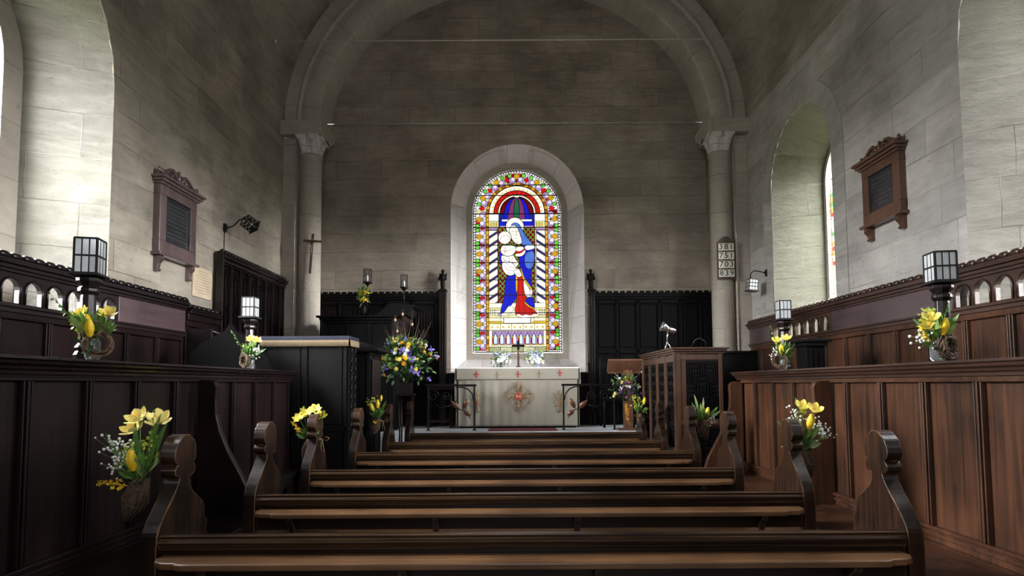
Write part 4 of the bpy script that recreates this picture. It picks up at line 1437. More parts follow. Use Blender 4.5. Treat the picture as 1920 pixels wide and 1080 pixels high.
# scrolled arm bracket standing before the low length
b = MB()
b.tube([(c + 0.25, 6.55, 2.02), (c + 0.30, 6.62, 1.99), (c + 0.33, 6.70, 1.90), (c + 0.30, 6.74, 1.80), (c + 0.30, 6.66, 1.72), (c + 0.30, 6.58, 1.66)], [0.02, 0.03, 0.035, 0.03, 0.035, 0.02], 8)
b.box(c, c + 0.28, 6.53, 6.58, 0.05, 2.04)
b.build('scroll_bracket', 'wood_dark_rail', t, bevel=0.004)


def traceried(parent, name, P0, du, w, z0, z1, m, thick=0.012):
    "blind tracery: two lancets and a circle, as thin bars in the plane spanned by du and z"
    b = MB()
    P0 = Vector(P0); du = Vector(du)
    def pt(u, z): return P0 + du * u + Vector((0, 0, z))
    h = z1 - z0
    for k in (0, 1):
        u0 = w * (0.04 + 0.48 * k); u1 = u0 + w * 0.44
        cu = (u0 + u1) / 2; r = (u1 - u0) / 2
        path = [pt(u0, z0 + 0.03), pt(u0, z1 - 0.16)] + [pt(cu - r * math.cos(a), z1 - 0.16 + 1.4 * r * math.sin(a)) for a in (0.5, 1.0, 1.57, 2.1, 2.6)] + [pt(u1, z1 - 0.16), pt(u1, z0 + 0.03)]
        b.tube(path, thick * 0.55, 5)
    cu = w / 2
    b.tube([pt(cu + w * 0.18 * math.cos(a), z1 - 0.055 + w * 0.18 * math.sin(a)) for a in [i * math.pi / 5 for i in range(11)]], thick * 0.5, 5)
    b.tube([pt(cu + w * 0.3 * math.cos(a), z0 + h * 0.33 + w * 0.3 * math.sin(a)) for a in [i * math.pi / 5 for i in range(11)]], thick * 0.5, 5)
    return b.build(name, m, parent)


# tall carved screen on the left wall, running up to the pier
t = thing('carved_screen', 'tall black carved screen with two tiers of tracery, on the left wall by the pier', 'panelling')
ys = [7.26, 7.52, 7.78, 8.04, 8.30, 8.56, 8.82, 9.08, 9.26]
crest(t, c, 1, 7.24, 9.27, 3.06, 'wood_dark_rail', 0.085)
b = MB(); b.box(c - 0.05, c + 0.05, 7.24, 9.27, 3.0, 3.035); b.box(c - 0.05, c + 0.02, 7.24, 9.27, 2.95, 3.0)
b.box(c - 0.05, c + 0.04, 7.225, 7.25, 0.0, 3.08)
b.build('cornice', 'wood_dark_rail', t, bevel=0.004)
panel_run(t, c, 1, ys, 2.02, 2.96, 'wood_dark', 'wood_dark_rail', top=0.04, bot=0.06)
panel_run(t, c, 1, ys, 0.05, 2.02, 'wood_dark', 'wood_dark_rail', top=0.04, bot=0.3)
for y0, y1 in zip(ys, ys[1:]):
    for (za, zb) in ((2.10, 2.90), (1.20, 1.96)):
        traceried(t, 'tracery', (c - 0.012, y0 + 0.035, 0), (0, 1, 0), y1 - y0 - 0.07, za, zb, 'wood_black')

# ogee topped bench end inside the left stall
pts = [pY(x, y, 5.95) for x, y in ((350, 700), (352, 685), (362, 662), (380, 645), (405, 632), (425, 622), (435, 606), (446, 622), (468, 634), (490, 650), (506, 672), (513, 700))]
pts = [(pts[0][0], 0.0)] + pts + [(pts[-1][0], 0.0)]
b = MB(); b.prism(pts, 5.90, 5.97, axis='y'); o = b.build('seat_end', 'wood_matt', bevel=0.006)
tag(o, 'big black ogee-topped seat end behind the left choir stall', 'bench end')
# little dark desk inside the right stall
t = thing('prayer_desk', 'small black prayer desk showing above the right choir stall', 'desk', (2.98, 5.95, 0))
b = MB(); b.box(-0.14, 0.15, -0.15, 0.15, 1.80, 1.83); b.box(-0.11, 0.12, -0.13, 0.13, 1.76, 1.80); b.build('desk_top', 'wood_black', t, bevel=0.005)
b = MB(); b.box(-0.09, 0.10, -0.10, 0.10, 0, 1.76); b.build('body', 'wood_black', t, bevel=0.005)
b = MB()
for q in (-0.05, 0.0, 0.05): b.box(q - 0.008, q + 0.008, -0.112, -0.1, 1.1, 1.72)
b.build('fluting', 'wood_black', t)
# ------------------------------------------------------------------ east wall panelling, left and right of the window
def east_panelling(x0, x1, xs, ztop, label, carved, winside):
    t = thing('altar_panelling', label, 'panelling')
    yf = YE - 0.10
    b = MB()
    b.box(x0, x1, yf - 0.03, YE - 0.01, ztop - 0.10, ztop - 0.06)
    b.box(x0, x1, yf - 0.015, YE - 0.01, ztop - 0.14, ztop - 0.10)
    b.build('cornice', 'wood_black', t, bevel=0.004)
    b = MB()
    n = int((x1 - x0) / 0.105)
    for i in range(n):
        x = x0 + (x1 - x0) * (i + 0.5) / n
        b.box(x - 0.037, x + 0.037, yf - 0.03, yf + 0.01, ztop - 0.06, ztop)
    b.box(x0, x1, yf - 0.02, yf + 0.0, ztop - 0.062, ztop - 0.03)
    b.build('battlements', 'wood_black', t, bevel=0.004)
    b = MB()
    b.box(x0, x1, yf + 0.03, YE - 0.01, ZP, ztop - 0.14)
    b.build('backboard', 'wood_black', t)
    b = MB()
    for x in xs:
        b.box(x - 0.03, x + 0.03, yf, YE - 0.06, ZP, ztop - 0.14)
        b.box(x - 0.008, x + 0.008, yf - 0.012, yf, ZP, ztop - 0.14)
    for z in (ztop - 0.18, ztop - 1.02, ZP + 0.02):
        b.box(x0, x1, yf, YE - 0.06, z - 0.035, z + 0.035)
    b.build('panel_frame', 'wood_black', t, bevel=0.004)
    for a, c in zip(xs, xs[1:]):
        b = MB(); b.box(a + 0.05, c - 0.05, yf + 0.012, yf + 0.035, ztop - 0.95, ztop - 0.25)
        b.build('panel', 'wood_black', t, bevel=0.006)
        b = MB(); b.box(a + 0.05, c - 0.05, yf + 0.012, yf + 0.035, ZP + 0.1, ztop - 1.1)
        b.build('panel', 'wood_black', t, bevel=0.006)
        if carved:
            b = MB()
            w = c - a - 0.14
            for q in range(7):
                x = a + 0.07 + w * q / 6
                b.box(x - 0.008, x + 0.008, yf - 0.004, yf + 0.012, ztop - 0.62 + 0.02 * (q % 2), ztop - 0.30 - 0.02 * (q % 2))
            b.build('linenfold', 'wood_dark', t, bevel=0.003)
    # end post with its finial block
    xp = winside
    s = 1 if xp > 0 else -1
    b = MB()
    b.box(xp - 0.06, xp + 0.06, yf - 0.05, YE - 0.01, ZP, ztop + 0.0)
    for q in (-0.04, 0.0, 0.04): b.box(xp + q - 0.008, xp + q + 0.008, yf - 0.06, yf - 0.05, ZP + 0.2, ztop - 0.1)
    b.box(xp - 0.075, xp + 0.075, yf - 0.065, YE - 0.01, ztop, ztop + 0.03)
    b.build('end_post', 'wood_dark', t, bevel=0.005)
    return t


zt = 2.97
east_panelling(-3.38, -1.27, [-3.35, -2.98, -2.58, -2.20, -1.76, -1.34], zt, 'black battlemented panelling on the east wall, left of the window', True, -1.24)
east_panelling(1.31, 3.38, [1.35, 1.70, 2.05, 2.42, 2.78, 3.12, 3.36], zt - 0.01, 'black battlemented panelling on the east wall, right of the window', False, 1.27)


def statue(x, z, kind):
    t = thing('carved_finial', 'small dark carved %s standing on the panelling post %s of the window' % kind, 'statue', (x, YE - 0.08, z))
    b = MB()
    b.lathe([(0.045, 0), (0.045, 0.02), (0.035, 0.03), (0.042, 0.10), (0.040, 0.17), (0.050, 0.22), (0.040, 0.26), (0.018, 0.275), (0.018, 0.285)], 12)
    b.ball((0.0, -0.005, 0.315), 0.032, 10, (0.9, 1, 1.15))
    b.build('figure', 'wood_black', t)
    b = MB()
    b.tube([(-0.045, 0, 0.23), (-0.06, -0.02, 0.18), (-0.02, -0.05, 0.15)], [0.018, 0.016, 0.011], 6)
    b.tube([(0.045, 0, 0.23), (0.06, -0.02, 0.18), (0.02, -0.05, 0.16)], [0.018, 0.016, 0.011], 6)
    b.build('arms', 'wood_black', t)
    for s in (-1, 1):
        b = MB(); b.petal((s * 0.015, 0.03, 0.15), (s * 0.055, 0.045, 0.30), 0.05, (0, 1, 0), 0.2)
        b.build('wing', 'wood_black', t, solid=0.008)
    return t


statue(-1.24, zt + 0.03, ('angel', 'left'))
statue(1.27, zt + 0.02, ('angel', 'right'))

# wooden ledge wall behind the altar, under the window sill
b = MB(); b.box(-1.17, 1.20, YE - 0.06, YE - 0.005, ZP, ZB - 0.02); b.box(-1.17, 1.20, YE - 0.08, YE - 0.005, ZB - 0.05, ZB - 0.01)
tag(b.build('dado_board', 'wood_black', bevel=0.004), 'black dado boarding behind the altar below the window sill', 'panelling')

# ------------------------------------------------------------------ altar
YAF = 9.25
AX0, AX1, AZ = -0.94, 0.975, 1.655
t = thing('altar', 'altar draped to the floor in a cream patterned frontal with embroidered medallion', 'altar', (0.02, YAF, ZP))
T = Matrix.Translation((-0.02, -YAF, -ZP))
b = MB(T); b.box(AX0 + 0.04, AX1 - 0.04, YAF + 0.05, YE - 0.13, ZP, AZ - 0.03); b.build('table', 'wood_black', t)
# frontal with folds: a displaced sheet
b = MB(T)
NX, NZ = 120, 24
vs = []
for j in range(NZ + 1):
    z = ZP + 0.03 + (AZ - ZP - 0.045) * j / NZ
    h = 1 - j / NZ
    for i in range(NX + 1):
        x = AX0 + 0.02 + (AX1 - AX0 - 0.04) * i / NX
        y = YAF + 0.012 * h * math.sin(x * 19) + 0.008 * h * math.sin(x * 43 + 1.0)
        dd = (x + 0.25) * 0.75 + (z - 1.2)           # diagonal pull towards the hem
        if h > 0.3: y -= 0.010 * math.exp(-((dd + 0.02) / 0.03) ** 2) * h; y -= 0.008 * math.exp(-((dd + 0.12) / 0.03) ** 2) * h
        vs.append((x, y, z))
fs = [(j * (NX + 1) + i, j * (NX + 1) + i + 1, (j + 1) * (NX + 1) + i + 1, (j + 1) * (NX + 1) + i) for j in range(NZ) for i in range(NX)]
b.add(vs, fs, True)
o = b.build('frontal', 'frontal_fabric', t, solid=0.006)
for s, xx in ((-1, AX0), (1, AX1)):
    b = MB(T)
    vs = []
    for j in range(11):
        z = ZP + 0.03 + (AZ - ZP - 0.05) * j / 10
        h = 1 - j / 10
        for i in range(13):
            y = YAF + (YE - 0.15 - YAF) * i / 12
            vs.append((xx + s * 0.012 * math.sin(y * 30) * h, y, z))
    b.add(vs, [(j * 13 + i, j * 13 + i + 1, (j + 1) * 13 + i + 1, (j + 1) * 13 + i) for j in range(10) for i in range(12)], True)
    b.build('side_cloth', 'frontal_fabric', t, solid=0.005)
# superfrontal band
b = MB(T); b.box(AX0 + 0.0, AX1 - 0.0, YAF - 0.022, YAF - 0.014, AZ - 0.18, AZ - 0.008)
b.build('superfrontal', 'frontal_fabric', t, bevel=0.003)
# white linen over the top, falling at the sides
b = MB(T)
b.box(AX0 - 0.015, AX1 + 0.015, YAF - 0.026, YE - 0.12, AZ - 0.012, AZ + 0.006)
b.build('linen_cloth', 'linen', t, bevel=0.004)
for s, xx, dz in ((-1, AX0 - 0.02, 0.52), (1, AX1 + 0.02, 0.26)):
    b = MB(T)
    vs = []
    for j in range(9):
        z = AZ + 0.003 - dz * j / 8
        for i in range(9):
            y = YAF - 0.01 + (0.60) * i / 8
            vs.append((xx + s * (0.006 + 0.012 * math.sin(i * 1.9) * j / 8), y, z))
    b.add(vs, [(j * 9 + i, j * 9 + i + 1, (j + 1) * 9 + i + 1, (j + 1) * 9 + i) for j in range(8) for i in range(8)], True)
    b.build('linen_fall', 'linen', t, solid=0.004)
S = 1.0 / 118.3           # metres per photo unit at the altar front
def ax(px): return (px - 969.5) * S + 0.02
def az(py): return AZ - (py - 690) * S * 0.985
yb_ = YAF - 0.024
for cx, cy, m in ((893, 702, 'red_thread'), (932, 703, 'gold_thread'), (970.5, 702, 'red_thread'), (1010, 701, 'gold_thread'), (1048, 700, 'red_thread')):
    b = MB(T); x, z = ax(cx), az(cy)
    big = m == 'gold_thread'
    w = 0.038; th = 0.0065 if not big else 0.004; zl = 0.055 if big else 0.042
    b.box(x - w, x + w, yb_ - 0.003, yb_, z - th, z + th); b.box(x - th, x + th, yb_ - 0.0035, yb_ - 0.0002, z - zl, z + 0.04)
    for ex, ez in ((x - w, z), (x + w, z), (x, z + 0.04), (x, z - zl)):
        b.box(ex - 0.010, ex + 0.010, yb_ - 0.003, yb_, ez - 0.010, ez + 0.010) if abs(ex - x) < 0.01 else b.box(ex - 0.003, ex + 0.003, yb_ - 0.003, yb_, ez - 0.012, ez + 0.012)
    b.build('embroidered_cross', m, t)


def scroll(b, cx, cz, y, pts, r, mx=1):
    b.tube([(cx + mx * p[0], y, cz + p[1]) for p in pts], r, 5)


# central medallion: four mirrored sprays round a red roundel
YM = YAF - 0.018
b = MB(T)
b.rk = 0.62
mx_, mz = ax(971), az(744)
b.mat('gold_thread')
for k in range(4):
    ang = k * math.pi / 2
    L_ = 0.265 if k % 2 == 0 else 0.27
    def rot(u, v):  # u outwards, v sideways
        return (mx_ + u * math.sin(ang) + v * math.cos(ang), YM - 0.003, mz + u * math.cos(ang) - v * math.sin(ang))
    for sgn in (-1, 1):
        b.mat('gold_thread')
        b.tube([rot(0.07, 0.012 * sgn), rot(0.13, 0.02 * sgn), rot(0.17, 0.05 * sgn), rot(0.155, 0.085 * sgn), rot(0.12, 0.08 * sgn), rot(0.125, 0.055 * sgn)], [0.008, 0.009, 0.009, 0.007, 0.006, 0.004], 5)
        b.tube([rot(0.15, 0.025 * sgn), rot(0.20, 0.05 * sgn), rot(0.235, 0.035 * sgn), rot(0.225, 0.012 * sgn)], [0.006, 0.009, 0.007, 0.004], 5)
        b.tube([rot(0.11, 0.10 * sgn), rot(0.15, 0.115 * sgn), rot(0.19, 0.075 * sgn), rot(0.23, 0.06 * sgn)], [0.005, 0.008, 0.006, 0.004], 5)
        b.mat('olive_thread')
        b.tube([rot(0.08, 0.04 * sgn), rot(0.10, 0.055 * sgn), rot(0.115, 0.048 * sgn)], [0.008, 0.012, 0.004], 5)
        b.mat('red_thread')
        b.tube([rot(0.065, 0.03 * sgn), rot(0.082, 0.034 * sgn)], [0.009, 0.004], 5)
    b.mat('gold_thread')
    b.tube([rot(0.06, 0), rot(0.12, 0), rot(0.19, 0), rot(L_, 0)], [0.010, 0.014, 0.007, 0.003], 6)
    b.mat('pale_thread')
    b.tube([rot(0.10, 0), rot(0.15, 0), rot(0.18, 0)], [0.004, 0.017, 0.004], 6)
b.build('medallion', parent=t)
b = MB(T)
b.mat('gold_thread'); b.lathe([(0.072, 0), (0.072, 0.006)], 24)
b.M = T @ Matrix.Translation((mx_, YM + 0.001, mz)) @ Matrix.Rotation(math.pi / 2, 4, 'X')
b.v, b.f, b.m, b.sm = [], [], [], []
b.mat('gold_thread'); b.lathe([(0.070, 0), (0.070, 0.004), (0.064, 0.006)], 24)
b.mat('red_thread'); b.lathe([(0.060, 0.005), (0.060, 0.009)], 24)
vs, fs = text_mesh('IHS', 0.062, 0.001)
b.mat('pale_thread'); b.add([(x, y, z + 0.0105) for x, y, z in vs], fs)
b.build('roundel', parent=t)
# side sprays like little trees
for sx in (-1, 1):
    b = MB(T)
    b.rk = 0.62
    x0, z0 = ax(971 + sx * 76), az(772)
    b.mat('gold_thread')
    def q(u, v): return (x0 + u * sx, YM - 0.003, z0 + v)
    b.tube([q(0, 0), q(0.005, 0.08), q(-0.005, 0.16), q(0.0, 0.24), q(0.01, 0.31)], [0.016, 0.020, 0.020, 0.012, 0.004], 6)
    b.tube([q(0, 0), q(-0.04, -0.015), q(-0.055, 0.005), q(-0.035, 0.018)], [0.01, 0.010, 0.007, 0.004], 5)
    b.tube([q(0, 0), q(0.04, -0.015), q(0.055, 0.005), q(0.035, 0.018)], [0.01, 0.010, 0.007, 0.004], 5)
    for e in (-1, 1):
        b.mat('gold_thread')
        b.tube([q(0, 0.07), q(0.05 * e, 0.10), q(0.095 * e, 0.13), q(0.10 * e, 0.165), q(0.075 * e, 0.165)], [0.008, 0.007, 0.007, 0.006, 0.003], 5)
        b.tube([q(0, 0.14), q(0.04 * e, 0.19), q(0.085 * e, 0.24), q(0.105 * e, 0.28), q(0.085 * e, 0.295)], [0.008, 0.007, 0.007, 0.006, 0.003], 5)
        b.tube([q(0, 0.24), q(0.035 * e, 0.30), q(0.02 * e, 0.33), q(-0.005 * e, 0.31)], [0.008, 0.007, 0.007, 0.003], 5)
        b.mat('olive_thread')
        b.tube([q(0.05 * e, 0.10), q(0.065 * e, 0.08), q(0.085 * e, 0.075)], [0.004, 0.011, 0.003], 5)
        b.tube([q(0.06 * e, 0.215), q(0.08 * e, 0.20), q(0.095 * e, 0.21)], [0.004, 0.011, 0.003], 5)
        b.mat('red_thread')
        b.tube([q(0.012 * e, 0.10), q(0.02 * e, 0.13), q(0.012 * e, 0.15)], [0.003, 0.010, 0.003], 5)
    b.build('embroidered_spray', parent=t)

# altar cross
t = thing('altar_cross', 'dark standing cross on the altar, in front of the stained glass', 'cross', (ax(971), 9.55, AZ + 0.006))
b = MB(); b.box(-0.045, 0.045, -0.04, 0.04, 0, 0.018); b.box(-0.03, 0.03, -0.028, 0.028, 0.018, 0.032); b.build('foot', 'wood_red', t, bevel=0.003)
b = MB(); b.box(-0.017, 0.017, -0.012, 0.012, 0.03, 0.30); b.build('shaft', 'wood_red', t, bevel=0.002)
b = MB(); b.box(-0.019, 0.019, -0.013, 0.013, 0.30, 0.44); b.box(-0.105, 0.105, -0.012, 0.012, 0.345, 0.38); b.build('cross_head', 'wood_black', t, bevel=0.002)

# red carpet strip before the altar
b = MB(); b.box(-0.42, 0.60, 8.68, 9.12, ZP + 0.001, ZP + 0.013)
tag(b.build('carpet_runner', 'red_carpet', bevel=0.004), 'dark red carpet on the sanctuary floor before the altar', 'carpet')
b = MB(); b.box(1.75, 2.35, 8.66, 8.95, ZP + 0.001, ZP + 0.012)
tag(b.build('floor_mat', 'red_carpet', bevel=0.004), 'small crimson mat beside the lectern foot', 'carpet')


# ------------------------------------------------------------------ altar rails
def rail(s, xp, xe, label):
    y = 8.87
    t = thing('altar_rail', label, 'altar rail', (xp, y, ZP), 'altar rails')
    h = 1.385 - ZP
    L_ = abs(xe - xp)
    b = MB(); a0, a1 = sorted((-s * 0.03, s * L_)); b.box(a0, a1, -0.03, 0.03, h - 0.018, h + 0.014); b.build('handrail', 'wood_dark', t, bevel=0.006)
    for q in (0.0, s * (L_ - 0.03)):
        b = MB(); b.box(q - 0.013, q + 0.013, -0.013, 0.013, 0.0, h - 0.018); b.box(q - 0.03, q + 0.03, -0.03, 0.03, 0, 0.012); b.build('post', 'iron', t, bevel=0.003)
    b = MB()
    # double curved brace from post to handrail
    for o_ in (0.0, 0.022):
        b.tube([(s * 0.012, 0, h - 0.24 + o_), (s * 0.03, 0, h - 0.15 + o_), (s * 0.09, 0, h - 0.07 + o_ * 0.6), (s * 0.17, 0, h - 0.035 + o_ * 0.4), (s * 0.28, 0, h - 0.03)], 0.006, 6)
    b.build('brace', 'iron', t)
    b = MB()
    def spiral(cx, cz, r0, turns, dirn, r=0.007):
        n = int(turns * 12)
        b.tube([(cx + r0 * (1 - i / n * 0.8) * math.cos(dirn * i / 12 * 2 * math.pi), 0, cz + r0 * (1 - i / n * 0.8) * math.sin(dirn * i / 12 * 2 * math.pi)) for i in range(n + 1)], r, 5)
    spiral(s * 0.62, h - 0.16, 0.085, 1.6, 1); spiral(s * 0.42, h - 0.15, 0.075, 1.6, -1)
    b.tube([(s * 0.06, 0, h - 0.50), (s * 0.16, 0, h - 0.38), (s * 0.30, 0, h - 0.34), (s * 0.36, 0, h - 0.25), (s * 0.345, 0, h - 0.17)], [0.006, 0.008, 0.010, 0.008, 0.006], 6)
    b.tube([(s * 0.36, 0, h - 0.30), (s * 0.5, 0, h - 0.34), (s * 0.62, 0, h - 0.26)], 0.007, 6)
    b.build('scrollwork', 'iron', t)
    for (a, c_) in (((0.17, -0.36), (0.10, -0.20)), ((0.22, -0.36), (0.36, -0.23)), ((0.16, -0.38), (0.05, -0.46))):
        b = MB(); b.petal((s * a[0], -0.012, h + a[1]), (s * c_[0], -0.02, h + c_[1]), 0.075, (0, -1, 0), 0.25, 0.08)
        b.build('leaf', 'leaf_metal', t, solid=0.004)
    return t


rail(-1, -0.635, -1.36, 'iron and wood altar rail with leaf scrolls, left of the altar gap')
rail(1, 0.707, 1.50, 'iron and wood altar rail with leaf scrolls, right of the altar gap')


# ------------------------------------------------------------------ credence table with twisted legs, chairs
def twist(b, x, y, z0, z1, r=0.016):
    n = 22
    for k in (0, math.pi):
        b.tube([(x + r * 0.55 * math.cos(k + i * 1.15), y + r * 0.55 * math.sin(k + i * 1.15), z0 + (z1 - z0) * i / n) for i in range(n + 1)], r * 0.62, 6)


t = thing('credence_table', 'dark side table with barley-twist legs behind the left altar rail', 'table', (-1.22, 9.45, ZP))
b = MB(); b.box(-0.22, 0.22, -0.18, 0.18, 0.66, 0.70); b.box(-0.20, 0.20, -0.16, 0.16, 0.60, 0.66); b.build('table_top', 'wood_dark', t, bevel=0.005)
for x in (-0.18, 0.18):
    for y in (-0.14, 0.14):
        b = MB(); twist(b, x, y, 0.08, 0.60); b.box(x - 0.02, x + 0.02, y - 0.02, y + 0.02, 0, 0.08); b.build('leg', 'wood_dark', t)
b = MB(); b.box(-0.18, 0.18, -0.15, -0.13, 0.09, 0.12); b.box(-0.18, 0.18, 0.13, 0.15, 0.09, 0.12); b.build('stretcher', 'wood_dark', t)

t = thing('sanctuary_chair', 'tall-backed black turned chair behind the lectern', 'chair', (1.60, 9.42, ZP))
b = MB(); b.box(-0.25, 0.25, -0.22, 0.22, 0.42, 0.47); b.build('seat', 'wood_black', t, bevel=0.008)
for x in (-0.23, 0.23):
    b = MB(); b.lathe([(0.02, 0), (0.024, 0.2), (0.016, 0.3), (0.024, 0.42), (0.018, 0.6), (0.026, 0.75), (0.018, 0.9), (0.024, 1.02), (0.01, 1.06), (0.02, 1.09), (0.006, 1.12)], 10, (x, 0.20, 0)); b.build('back_post', 'wood_black', t)
    b = MB(); b.lathe([(0.02, 0), (0.025, 0.12), (0.016, 0.22), (0.026, 0.32), (0.02, 0.42)], 10, (x, -0.20, 0)); b.build('leg', 'wood_black', t)
b = MB(); b.box(-0.22, 0.22, 0.19, 0.215, 0.94, 1.02); b.box(-0.22, 0.22, 0.19, 0.215, 0.60, 0.64)
for q in (-0.12, -0.04, 0.04, 0.12): b.box(q - 0.012, q + 0.012, 0.192, 0.21, 0.64, 0.94)
b.build('backrest', 'wood_black', t, bevel=0.004)
b = MB(); b.tube([(1.26, 9.70, ZP + 0.01), (1.20, 9.78, ZP + 1.02)], 0.011, 8); b.ball((1.20, 9.78, ZP + 1.03), 0.016)
tag(b.build('verge_staff', 'wood_dark'), 'thin dark staff leaning on the panelling right of the altar', 'staff')

# side bench by the third pew
t = thing('side_bench', 'small black bench in the left aisle between the second and third pews', 'bench', (-1.76, 4.40, 0))
b = MB(); b.box(-0.07, 0.065, -0.20, 0.26, 0.70, 0.735); b.box(-0.055, 0.05, -0.18, 0.24, 0.64, 0.70); b.build('seat', 'wood_black', t, bevel=0.006)
for x in (-0.045, 0.04):
    for y in (-0.17, 0.22):
        b = MB(); b.box(x - 0.015, x + 0.015, y - 0.015, y + 0.015, 0, 0.64); b.build('leg', 'wood_black', t, bevel=0.003)


# ------------------------------------------------------------------ left: reading desk with blue cloth, desk, pulpit
def framed_box(t, x0, x1, y0, y1, z0, z1, m, rows=2, cols=2, faces=('front', 'right'), carved=None):
    "panelled box: carcase plus raised framing on the given faces"
    b = MB(); b.box(x0, x1, y0, y1, z0, z1); b.build('carcase', m, t, bevel=0.004)
    b = MB()
    pans = MB()
    for fc in faces:
        if fc in ('front',): a0, a1 = x0, x1
        else: a0, a1 = y0, y1
        def bx(bb, u0, u1, v0, v1, d):
            if fc == 'front': bb.box(u0, u1, y0 - d, y0, v0, v1)
            elif fc == 'right': bb.box(x1, x1 + d, u0, u1, v0, v1)
            else: bb.box(x0 - d, x0, u0, u1, v0, v1)
        st = 0.05
        for i in range(cols + 1):
            u = a0 + (a1 - a0) * i / cols
            bx(b, max(a0, u - st / 2), min(a1, u + st / 2), z0, z1, 0.014)
        for j in range(rows + 1):
            v = z0 + (z1 - z0) * j / rows
            bx(b, a0, a1, max(z0, v - st / 2), min(z1, v + st / 2), 0.014)
        for i in range(cols):
            for j in range(rows):
                u0 = a0 + (a1 - a0) * i / cols + st; u1 = a0 + (a1 - a0) * (i + 1) / cols - st
                v0 = z0 + (z1 - z0) * j / rows + st; v1 = z0 + (z1 - z0) * (j + 1) / rows - st
                if u1 > u0 and v1 > v0: bx(pans, u0, u1, v0, v1, 0.009)
    b.build('panel_frame', m, t, bevel=0.003)
    pans.build('raised_panels', m, t, bevel=0.004)


t = thing('reading_desk', 'black panelled reading desk under a fringed blue cloth, beyond the left choir stall', 'reading desk', (-2.2, 6.35, 0))
T = Matrix.Translation((2.2, -6.35, 0))
X0, X1 = -2.72, -1.82
y0, y1 = 6.30, 6.64
class TB(MB):
    def __init__(self): super().__init__(T)
_MB = MB
def with_T(fn):
    global MB
    MB = TB
    try: fn()
    finally: MB = _MB
with_T(lambda: framed_box(t, X0, X1, y0, y1, 0, 1.86, 'wood_black', 2, 2))
b = TB(); b.box(X0 - 0.03, X1 + 0.03, y0 - 0.03, y1 + 0.03, 1.86, 1.89); b.build('cornice', 'wood_black', t, bevel=0.005)
b = TB(); b.box(X0 - 0.03, X1 + 0.04, y0 - 0.05, y1, 1.89, 1.925)
b.box(X0 - 0.02, X1 + 0.03, y0 - 0.046, y0 - 0.038, 1.86, 1.90)
b.build('cloth', 'blue_cloth', t, bevel=0.008)
b = TB()
n = 76
for i in range(n):
    x = X0 - 0.02 + (X1 - X0 + 0.05) * (i + 0.5) / n
    b.tube([(x, y0 - 0.045, 1.885), (x + 0.002, y0 - 0.05, 1.845 - 0.004 * (i % 2)), (x, y0 - 0.048, 1.815)], 0.0042, 4)
b.box(X0 - 0.02, X1 + 0.03, y0 - 0.050, y0 - 0.046, 1.862, 1.874)
for i in range(46):
    y = y0 - 0.03 + 0.34 * (i + 0.5) / 46
    b.tube([(X1 + 0.040, y, 1.885), (X1 + 0.045, y, 1.845), (X1 + 0.043, y, 1.815)], 0.0042, 4)
b.build('fringe', 'fringe', t)
for k, yy in enumerate((6.40, 6.54)):
    b = TB()
    for q in range(9):
        z = 0.95 + q * 0.10
        b.tube([(X1 + 0.016, yy - 0.03, z), (X1 + 0.022, yy + 0.03, z + 0.03), (X1 + 0.016, yy, z + 0.06), (X1 + 0.02, yy - 0.025, z + 0.03)], 0.009, 5)
    b.build('carving', 'wood_dark', t)

t = thing('sloped_desk', 'black desk with a sloping book rest between the fringed reading desk and the pulpit', 'desk', (-1.95, 7.4, 0))
T = Matrix.Translation((1.95, -7.4, 0))
with_T(lambda: framed_box(t, -2.25, -1.72, 6.82, 7.40, 0, 1.78, 'wood_black', 2, 2))
b = TB(); b.prism([(-2.30, 1.82), (-1.92, 1.90), (-1.86, 1.92), (-1.60, 1.83), (-1.60, 1.795), (-1.68, 1.78), (-2.30, 1.78)], 6.76, 7.46, axis='y'); b.build('book_rest', 'wood_black', t, bevel=0.008)
b = TB()
b.box(-1.706, -1.69, 6.9, 7.3, 1.0, 1.7)
b.build('carving', 'wood_dark', t, bevel=0.01)

t = thing('pulpit', 'tall black pulpit with a sloping book desk, beside the left pier', 'pulpit', (-2.4, 8.85, 0.0))
T = Matrix.Translation((2.4, -8.85, 0))
with_T(lambda: framed_box(t, -2.85, -1.85, 8.72, 9.22, ZP, 2.36, 'wood_black', 2, 3))
b = TB(); b.box(-2.92, -1.78, 8.66, 9.26, 2.36, 2.40); b.box(-2.89, -1.81, 8.69, 9.24, 2.32, 2.36); b.box(-2.96, -1.74, 8.62, 9.28, 2.40, 2.43); b.build('cornice', 'wood_black', t, bevel=0.006)
b = TB(); b.prism([(-2.10, 2.43), (-1.88, 2.60), (-1.80, 2.61), (-1.50, 2.585), (-1.47, 2.56), (-1.55, 2.53), (-1.62, 2.43)], 8.66, 9.22, axis='y'); b.build('book_desk', 'wood_black', t, bevel=0.006)
b = TB()
for q in range(4):
    b.box(-1.78 + 0.03 * q, -1.75 + 0.03 * q, 8.62, 9.20, 2.12 + 0.075 * q, 2.20 + 0.075 * q)
b.prism([(-1.86, 1.95), (-1.74, 2.10), (-1.66, 2.43), (-1.86, 2.43)], 8.70, 9.15, axis='y')
b.build('moulded_corbel', 'wood_dark', t, bevel=0.008)

